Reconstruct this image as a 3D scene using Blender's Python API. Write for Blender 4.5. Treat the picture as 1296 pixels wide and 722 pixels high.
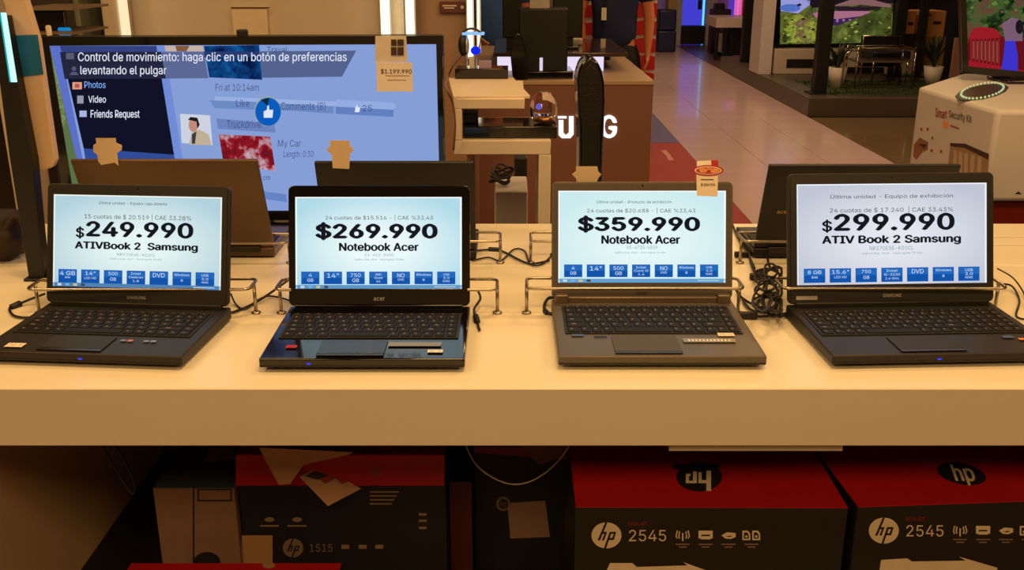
import bpy, bmesh, math, random
from mathutils import Vector, Matrix
random.seed(7)
for o in list(bpy.data.objects): bpy.data.objects.remove(o)
S = bpy.context.scene
COL = S.collection
R = math.radians

# ------------------------------------------------------------------ camera
F, CX, CY, CAMH, PITCH = 1250.0, 648.0, 361.0, 1.54, R(18.37)
cam = bpy.data.cameras.new('camera'); cam.sensor_width = 36; cam.lens = F/1296*36; cam.clip_start = .05
camo = bpy.data.objects.new('camera', cam); COL.objects.link(camo)
camo.location = (0, 0, CAMH); camo.rotation_euler = (R(90)-PITCH, 0, 0)
S.camera = camo
# ------------------------------------------------------------------ world, lamps, exposure
S.view_settings.view_transform = 'Standard'; S.view_settings.look = 'None'
S.view_settings.exposure = 0.0; S.view_settings.gamma = 1; S.view_settings.use_curve_mapping = False
w = bpy.data.worlds.new('world'); S.world = w; w.use_nodes = True
w.node_tree.nodes['Background'].inputs[0].default_value = (1, .62, .32, 1)
w.node_tree.nodes['Background'].inputs[1].default_value = .04
WARM = (1.0, .60, .235)
def area(name, loc, sx, sy, power, color=WARM, rot=(0, 0, 0)):
    l = bpy.data.lights.new(name, 'AREA'); l.shape = 'RECTANGLE'; l.size = sx; l.size_y = sy
    l.energy = power; l.color = color
    o = bpy.data.objects.new(name, l); COL.objects.link(o); o.location = loc; o.rotation_euler = rot
    return o
for lx in (-2.4, 0.2, 2.8):
    area('ceiling_lamp_and_fill', (lx, 1.2, 3.3), .6, .6, 34)
for lx in (-2.2, 0, 2.2):
    area('ceiling_lamp_and_fill', (lx, -1.6, 3.3), 1.7, 1.4, 47)
for lx, ly, p in ((-1.4, 2.7, 17), (1.0, 2.7, 22), (0.6, 5.4, 16), (2.4, 7.0, 46), (2.2, 10.5, 42), (2.2, 14.5, 40), (4.6, 8.0, 16), (5.5, 13.5, 10), (-1, 8.5, 8)):  # pair over the counter back and one over the glossy floor added as fill
    area('ceiling_lamp_and_fill', (lx, ly, 3.3), .6, .6, p, WARM if ly < 6 else (1, .64, .36))

# ------------------------------------------------------------------ photo pixel -> point in the place
def ray(px, py):
    u = (px-CX)/F; v = -(py-CY)/F
    return Vector((u, math.cos(PITCH)+v*math.sin(PITCH), -math.sin(PITCH)+v*math.cos(PITCH)))
O = Vector((0, 0, CAMH))
def PZ(px, py, z=0.0): r = ray(px, py); return O+r*((z-CAMH)/r.z)
def PY(px, py, y): r = ray(px, py); return O+r*(y/r.y)
def PX(px, py, x): r = ray(px, py); return O+r*(x/r.x)
def PP(px, py, o, n): r = ray(px, py); return O+r*((Vector(o)-O).dot(n)/r.dot(n))

# ------------------------------------------------------------------ materials
def lin(c):
    return tuple(((x/255)/12.92 if x/255 <= .04045 else ((x/255+.055)/1.055)**2.4) for x in c[:3])+(1,)
MC = {}
def M(name, rgb, rough=.6, metal=0, noise=.12, scale=30, bump=0, coat=0, spec=.5, trans=0, alpha=1):
    if name in MC: return MC[name]
    m = bpy.data.materials.new(name); m.use_nodes = True; nt = m.node_tree; b = nt.nodes['Principled BSDF']
    c = lin(rgb)
    b.inputs['Roughness'].default_value = rough; b.inputs['Metallic'].default_value = metal
    b.inputs['Coat Weight'].default_value = coat; b.inputs['Specular IOR Level'].default_value = spec
    b.inputs['Transmission Weight'].default_value = trans
    tc = nt.nodes.new('ShaderNodeTexCoord'); nz = nt.nodes.new('ShaderNodeTexNoise')
    nz.inputs['Scale'].default_value = scale; nz.inputs['Detail'].default_value = 4
    nt.links.new(tc.outputs['Object'], nz.inputs['Vector'])
    mx = nt.nodes.new('ShaderNodeMix'); mx.data_type = 'RGBA'
    mx.inputs[6].default_value = tuple(v*(1-noise) for v in c[:3])+(1,)
    mx.inputs[7].default_value = tuple(min(1, v*(1+noise)) for v in c[:3])+(1,)
    nt.links.new(nz.outputs['Fac'], mx.inputs[0]); nt.links.new(mx.outputs[2], b.inputs['Base Color'])
    if bump:
        bp = nt.nodes.new('ShaderNodeBump'); bp.inputs['Strength'].default_value = bump; bp.inputs['Distance'].default_value = .002
        nt.links.new(nz.outputs['Fac'], bp.inputs['Height']); nt.links.new(bp.outputs[0], b.inputs['Normal'])
    MC[name] = m; return m
def E(rgb, s=1.0):
    k = ('E',)+tuple(rgb)+(s,)
    if k in MC: return MC[k]
    m = bpy.data.materials.new('glow_%d_%d_%d' % tuple(rgb[:3])); m.use_nodes = True; nt = m.node_tree
    nt.nodes.remove(nt.nodes['Principled BSDF'])
    e = nt.nodes.new('ShaderNodeEmission'); e.inputs[0].default_value = lin(rgb); e.inputs[1].default_value = s
    nt.links.new(e.outputs[0], nt.nodes['Material Output'].inputs[0]); MC[k] = m; return m
def E_picture(name, cols, scale=20, s=1.0, seed=0):
    """a screen picture made of blotches of colour"""
    m = bpy.data.materials.new(name); m.use_nodes = True; nt = m.node_tree
    nt.nodes.remove(nt.nodes['Principled BSDF'])
    e = nt.nodes.new('ShaderNodeEmission'); e.inputs[1].default_value = s
    tc = nt.nodes.new('ShaderNodeTexCoord'); nz = nt.nodes.new('ShaderNodeTexNoise'); mp = nt.nodes.new('ShaderNodeMapping')
    mp.inputs['Location'].default_value = (seed, seed, seed)
    nz.inputs['Scale'].default_value = scale; nz.inputs['Detail'].default_value = 5; nz.inputs['Roughness'].default_value = .65
    nt.links.new(tc.outputs['Object'], mp.inputs[0]); nt.links.new(mp.outputs[0], nz.inputs['Vector'])
    cr = nt.nodes.new('ShaderNodeValToRGB'); n = len(cols)
    while len(cr.color_ramp.elements) < n: cr.color_ramp.elements.new(.5)
    for i, c in enumerate(cols):
        cr.color_ramp.elements[i].position = .3+.4*i/(n-1); cr.color_ramp.elements[i].color = lin(c)
    nt.links.new(nz.outputs['Fac'], cr.inputs[0]); nt.links.new(cr.outputs[0], e.inputs[0])
    nt.links.new(e.outputs[0], nt.nodes['Material Output'].inputs[0]); return m
def E_screen(name, centre, edge):
    """backlit laptop page: pale middle fading to its rim colour"""
    m = bpy.data.materials.new(name); m.use_nodes = True; nt = m.node_tree
    nt.nodes.remove(nt.nodes['Principled BSDF'])
    e = nt.nodes.new('ShaderNodeEmission')
    tc = nt.nodes.new('ShaderNodeTexCoord'); mp = nt.nodes.new('ShaderNodeMapping'); g = nt.nodes.new('ShaderNodeTexGradient')
    g.gradient_type = 'SPHERICAL'; mp.inputs['Location'].default_value = (-.5, 0, -.45); mp.vector_type = 'POINT'
    mp.inputs['Scale'].default_value = (1, 0, 1)
    nt.links.new(tc.outputs['Generated'], mp.inputs[0]); nt.links.new(mp.outputs[0], g.inputs[0])
    cr = nt.nodes.new('ShaderNodeValToRGB')
    cr.color_ramp.elements[0].position = .38; cr.color_ramp.elements[0].color = lin(edge)
    cr.color_ramp.elements[1].position = .85; cr.color_ramp.elements[1].color = lin(centre)
    nt.links.new(g.outputs['Fac'], cr.inputs[0]); nt.links.new(cr.outputs[0], e.inputs[0])
    nt.links.new(e.outputs[0], nt.nodes['Material Output'].inputs[0]); return m
def GLASS(name, rgb, rough=.05):
    if name in MC: return MC[name]
    m = bpy.data.materials.new(name); m.use_nodes = True; nt = m.node_tree
    b = nt.nodes['Principled BSDF']; b.inputs['Base Color'].default_value = lin(rgb)
    b.inputs['Roughness'].default_value = rough; b.inputs['Transmission Weight'].default_value = 1; b.inputs['IOR'].default_value = 1.2
    MC[name] = m; return m

cream = M('white_laminate', (232, 222, 200), .32, noise=.02, scale=6)
fascia_m = M('white_laminate_edge', (224, 212, 194), .4, noise=.02, scale=6)
blackm = M('black_plastic', (13, 12, 12), .5)
blackg = M('black_gloss', (10, 10, 12), .12, coat=.25)
chrome = M('brushed_steel', (175, 165, 150), .28, 1)
dgrey = M('dark_grey_plastic', (42, 38, 35), .5)
key_m = M('black_keycap', (20, 17, 15), .6, spec=.25)
legend_m = M('key_print', (95, 90, 84), .7)
cord_m = M('black_cord', (16, 14, 13), .5)
paper = M('cream_card', (232, 218, 200), .8, noise=.05)
white_card = M('white_carton', (196, 190, 192), .7, noise=.06, scale=8)
red_m = M('red_carton_print', (176, 20, 20), .5, noise=.14, scale=14)
blackbox = M('black_carton_print', (30, 26, 26), .5, noise=.15, scale=12)
ink_light = M('cream_print', (215, 200, 175), .6)
brown_card = M('brown_cardboard', (165, 125, 85), .8, noise=.1)
beige_wall = M('beige_wall_paint', (205, 190, 170), .7, noise=.03, scale=3)

# ------------------------------------------------------------------ mesh builder
OFF = {}
class MB:
    def __init__(s): s.bm = bmesh.new(); s.mats = []
    def _mi(s, m):
        if m not in s.mats: s.mats.append(m)
        return s.mats.index(m)
    def faces(s, vs, fs, m, mtx=None):
        mi = s._mi(m)
        V = [s.bm.verts.new(mtx @ Vector(v) if mtx else Vector(v)) for v in vs]
        for f in fs:
            try: q = s.bm.faces.new([V[i] for i in f]); q.material_index = mi
            except ValueError: pass
        return s
    def box(s, a, b, m, mtx=None, bev=0, seg=2):
        mi = s._mi(m); t = bmesh.new()
        x0, y0, z0 = a; x1, y1, z1 = b
        V = [t.verts.new((x, y, z)) for x in (x0, x1) for y in (y0, y1) for z in (z0, z1)]
        for f in ((0, 1, 3, 2), (4, 6, 7, 5), (0, 4, 5, 1), (2, 3, 7, 6), (0, 2, 6, 4), (1, 5, 7, 3)): t.faces.new([V[i] for i in f])
        if bev: bmesh.ops.bevel(t, geom=t.edges[:]+t.verts[:], offset=bev, segments=seg, affect='EDGES', profile=.6)
        bmesh.ops.recalc_face_normals(t, faces=t.faces[:])
        for f in t.faces: f.smooth = max(abs(f.normal.x), abs(f.normal.y), abs(f.normal.z)) < .999
        s._merge(t, mi, mtx, None); return s
    def _merge(s, t, mi, mtx, smooth=False):
        t.verts.index_update(); mp = [s.bm.verts.new(mtx @ v.co if mtx else v.co) for v in t.verts]
        for f in t.faces:
            q = s.bm.faces.new([mp[v.index] for v in f.verts]); q.material_index = mi; q.smooth = f.smooth if smooth is None else smooth
        t.free()
    def prism(s, poly, vec, m, mtx=None, bev=0):
        """polygon (3d points) pushed along vec"""
        t = bmesh.new(); vec = Vector(vec); n = len(poly)
        a = [t.verts.new(Vector(p)) for p in poly]; b = [t.verts.new(Vector(p)+vec) for p in poly]
        t.faces.new(a); t.faces.new(b[::-1])
        for i in range(n): t.faces.new((a[i], a[(i+1) % n], b[(i+1) % n], b[i]))
        bmesh.ops.recalc_face_normals(t, faces=t.faces[:]); ns = [f.normal.copy() for f in t.faces]
        if bev: bmesh.ops.bevel(t, geom=t.edges[:]+t.verts[:], offset=bev, segments=2, affect='EDGES', profile=.6)
        bmesh.ops.recalc_face_normals(t, faces=t.faces[:])
        for f in t.faces: f.smooth = all(f.normal.dot(q) < .9995 for q in ns)
        s._merge(t, s._mi(m), mtx, None); return s
    def tube(s, pts, r, m, seg=8, smooth_path=True, closed=False, sub=5, mtx=None):
        pts = [Vector(p) for p in pts]
        if smooth_path and len(pts) > 2:
            q = []; n = len(pts)
            for i in range(n if closed else n-1):
                g = lambda k: pts[k % n] if closed else pts[max(0, min(n-1, k))]
                p0, p1, p2, p3 = g(i-1), g(i), g(i+1), g(i+2)
                for j in range(sub):
                    t = j/sub
                    q.append(.5*((2*p1)+(p2-p0)*t+(2*p0-5*p1+4*p2-p3)*t*t+(3*p1-p0-3*p2+p3)*t**3))
            if not closed: q.append(pts[-1])
            pts = q
        mi = s._mi(m); rings = []; n = len(pts); up = Vector((0, 0, 1)); prev = None
        rr = r if callable(r) else (lambda t: r)
        for i, p in enumerate(pts):
            if closed: d = pts[(i+1) % n]-pts[i-1]
            else: d = pts[min(n-1, i+1)]-pts[max(0, i-1)]
            d.normalize()
            if prev is None:
                a = d.cross(up)
                if a.length < .1: a = d.cross(Vector((1, 0, 0)))
            else: a = prev-d*prev.dot(d)
            a.normalize(); prev = a; b = d.cross(a)
            rings.append([s.bm.verts.new((mtx @ (p+(a*math.cos(k*2*math.pi/seg)+b*math.sin(k*2*math.pi/seg))*rr(i/max(1, n-1)))) if mtx else (p+(a*math.cos(k*2*math.pi/seg)+b*math.sin(k*2*math.pi/seg))*rr(i/max(1, n-1)))) for k in range(seg)])
        for i in range(n if closed else n-1):
            A, B = rings[i], rings[(i+1) % n]
            for k in range(seg):
                f = s.bm.faces.new((A[k], A[(k+1) % seg], B[(k+1) % seg], B[k])); f.material_index = mi; f.smooth = True
        if not closed:
            for g in (rings[0], rings[-1][::-1]):
                f = s.bm.faces.new(g[::-1]); f.material_index = mi
        return s
    def lathe(s, prof, m, c=(0, 0, 0), seg=20, mtx=None):
        mi = s._mi(m); c = Vector(c); rings = []
        for r, z in prof:
            rings.append([s.bm.verts.new((mtx @ Vector((c.x+r*math.cos(k*2*math.pi/seg), c.y+r*math.sin(k*2*math.pi/seg), c.z+z))) if mtx else Vector((c.x+r*math.cos(k*2*math.pi/seg), c.y+r*math.sin(k*2*math.pi/seg), c.z+z))) for k in range(seg)])
        for i in range(len(rings)-1):
            for k in range(seg):
                f = s.bm.faces.new((rings[i][k], rings[i][(k+1) % seg], rings[i+1][(k+1) % seg], rings[i+1][k])); f.material_index = mi; f.smooth = True
        for g in (rings[0][::-1], rings[-1]):
            f = s.bm.faces.new(g); f.material_index = mi
        return s
    def ball(s, c, r, m, sc=(1, 1, 1), mtx=None):
        t = bmesh.new(); bmesh.ops.create_uvsphere(t, u_segments=14, v_segments=9, radius=r)
        for v in t.verts: v.co = Vector((v.co.x*sc[0], v.co.y*sc[1], v.co.z*sc[2]))+Vector(c)
        s._merge(t, s._mi(m), mtx, True); return s
    def build(s, name, parent=None, world=True):
        me = bpy.data.meshes.new(name); off = Vector((0, 0, 0))
        if parent is not None and world:
            mtx = OFF[parent.name].inverted(); s.bm.transform(mtx)
        s.bm.to_mesh(me); s.bm.free()
        for m in s.mats: me.materials.append(m)
        o = bpy.data.objects.new(name, me); COL.objects.link(o)
        if parent is not None: o.parent = parent; OFF[o.name] = OFF[parent.name]
        else: OFF[o.name] = Matrix.Identity(4)
        return o
def tag(o, label, cat=None, group=None, kind=None):
    if label: o['label'] = label
    if cat: o['category'] = cat
    if group: o['group'] = group
    if kind: o['kind'] = kind
    return o
def thing(name, loc, label, cat, group=None, rz=0, kind=None):
    o = bpy.data.objects.new(name, None); o.empty_display_size = .05; COL.objects.link(o); o.location = loc; o.rotation_euler = (0, 0, rz)
    OFF[o.name] = Matrix.Translation(Vector(loc)) @ Matrix.Rotation(rz, 4, 'Z')
    return tag(o, label, cat, group, kind)
def struct(name, mb): return tag(mb.build(name), None, kind='structure')
def single(name, mb, label, cat, group=None):
    """a thing of one mesh, its origin at the middle of its base"""
    vs = [v.co for v in mb.bm.verts]
    c = Vector(((min(v.x for v in vs)+max(v.x for v in vs))/2, (min(v.y for v in vs)+max(v.y for v in vs))/2, min(v.z for v in vs)))
    mb.bm.transform(Matrix.Translation(-c)); o = mb.build(name); o.location = c
    OFF[o.name] = Matrix.Translation(c)
    return tag(o, label, cat, group)

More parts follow.
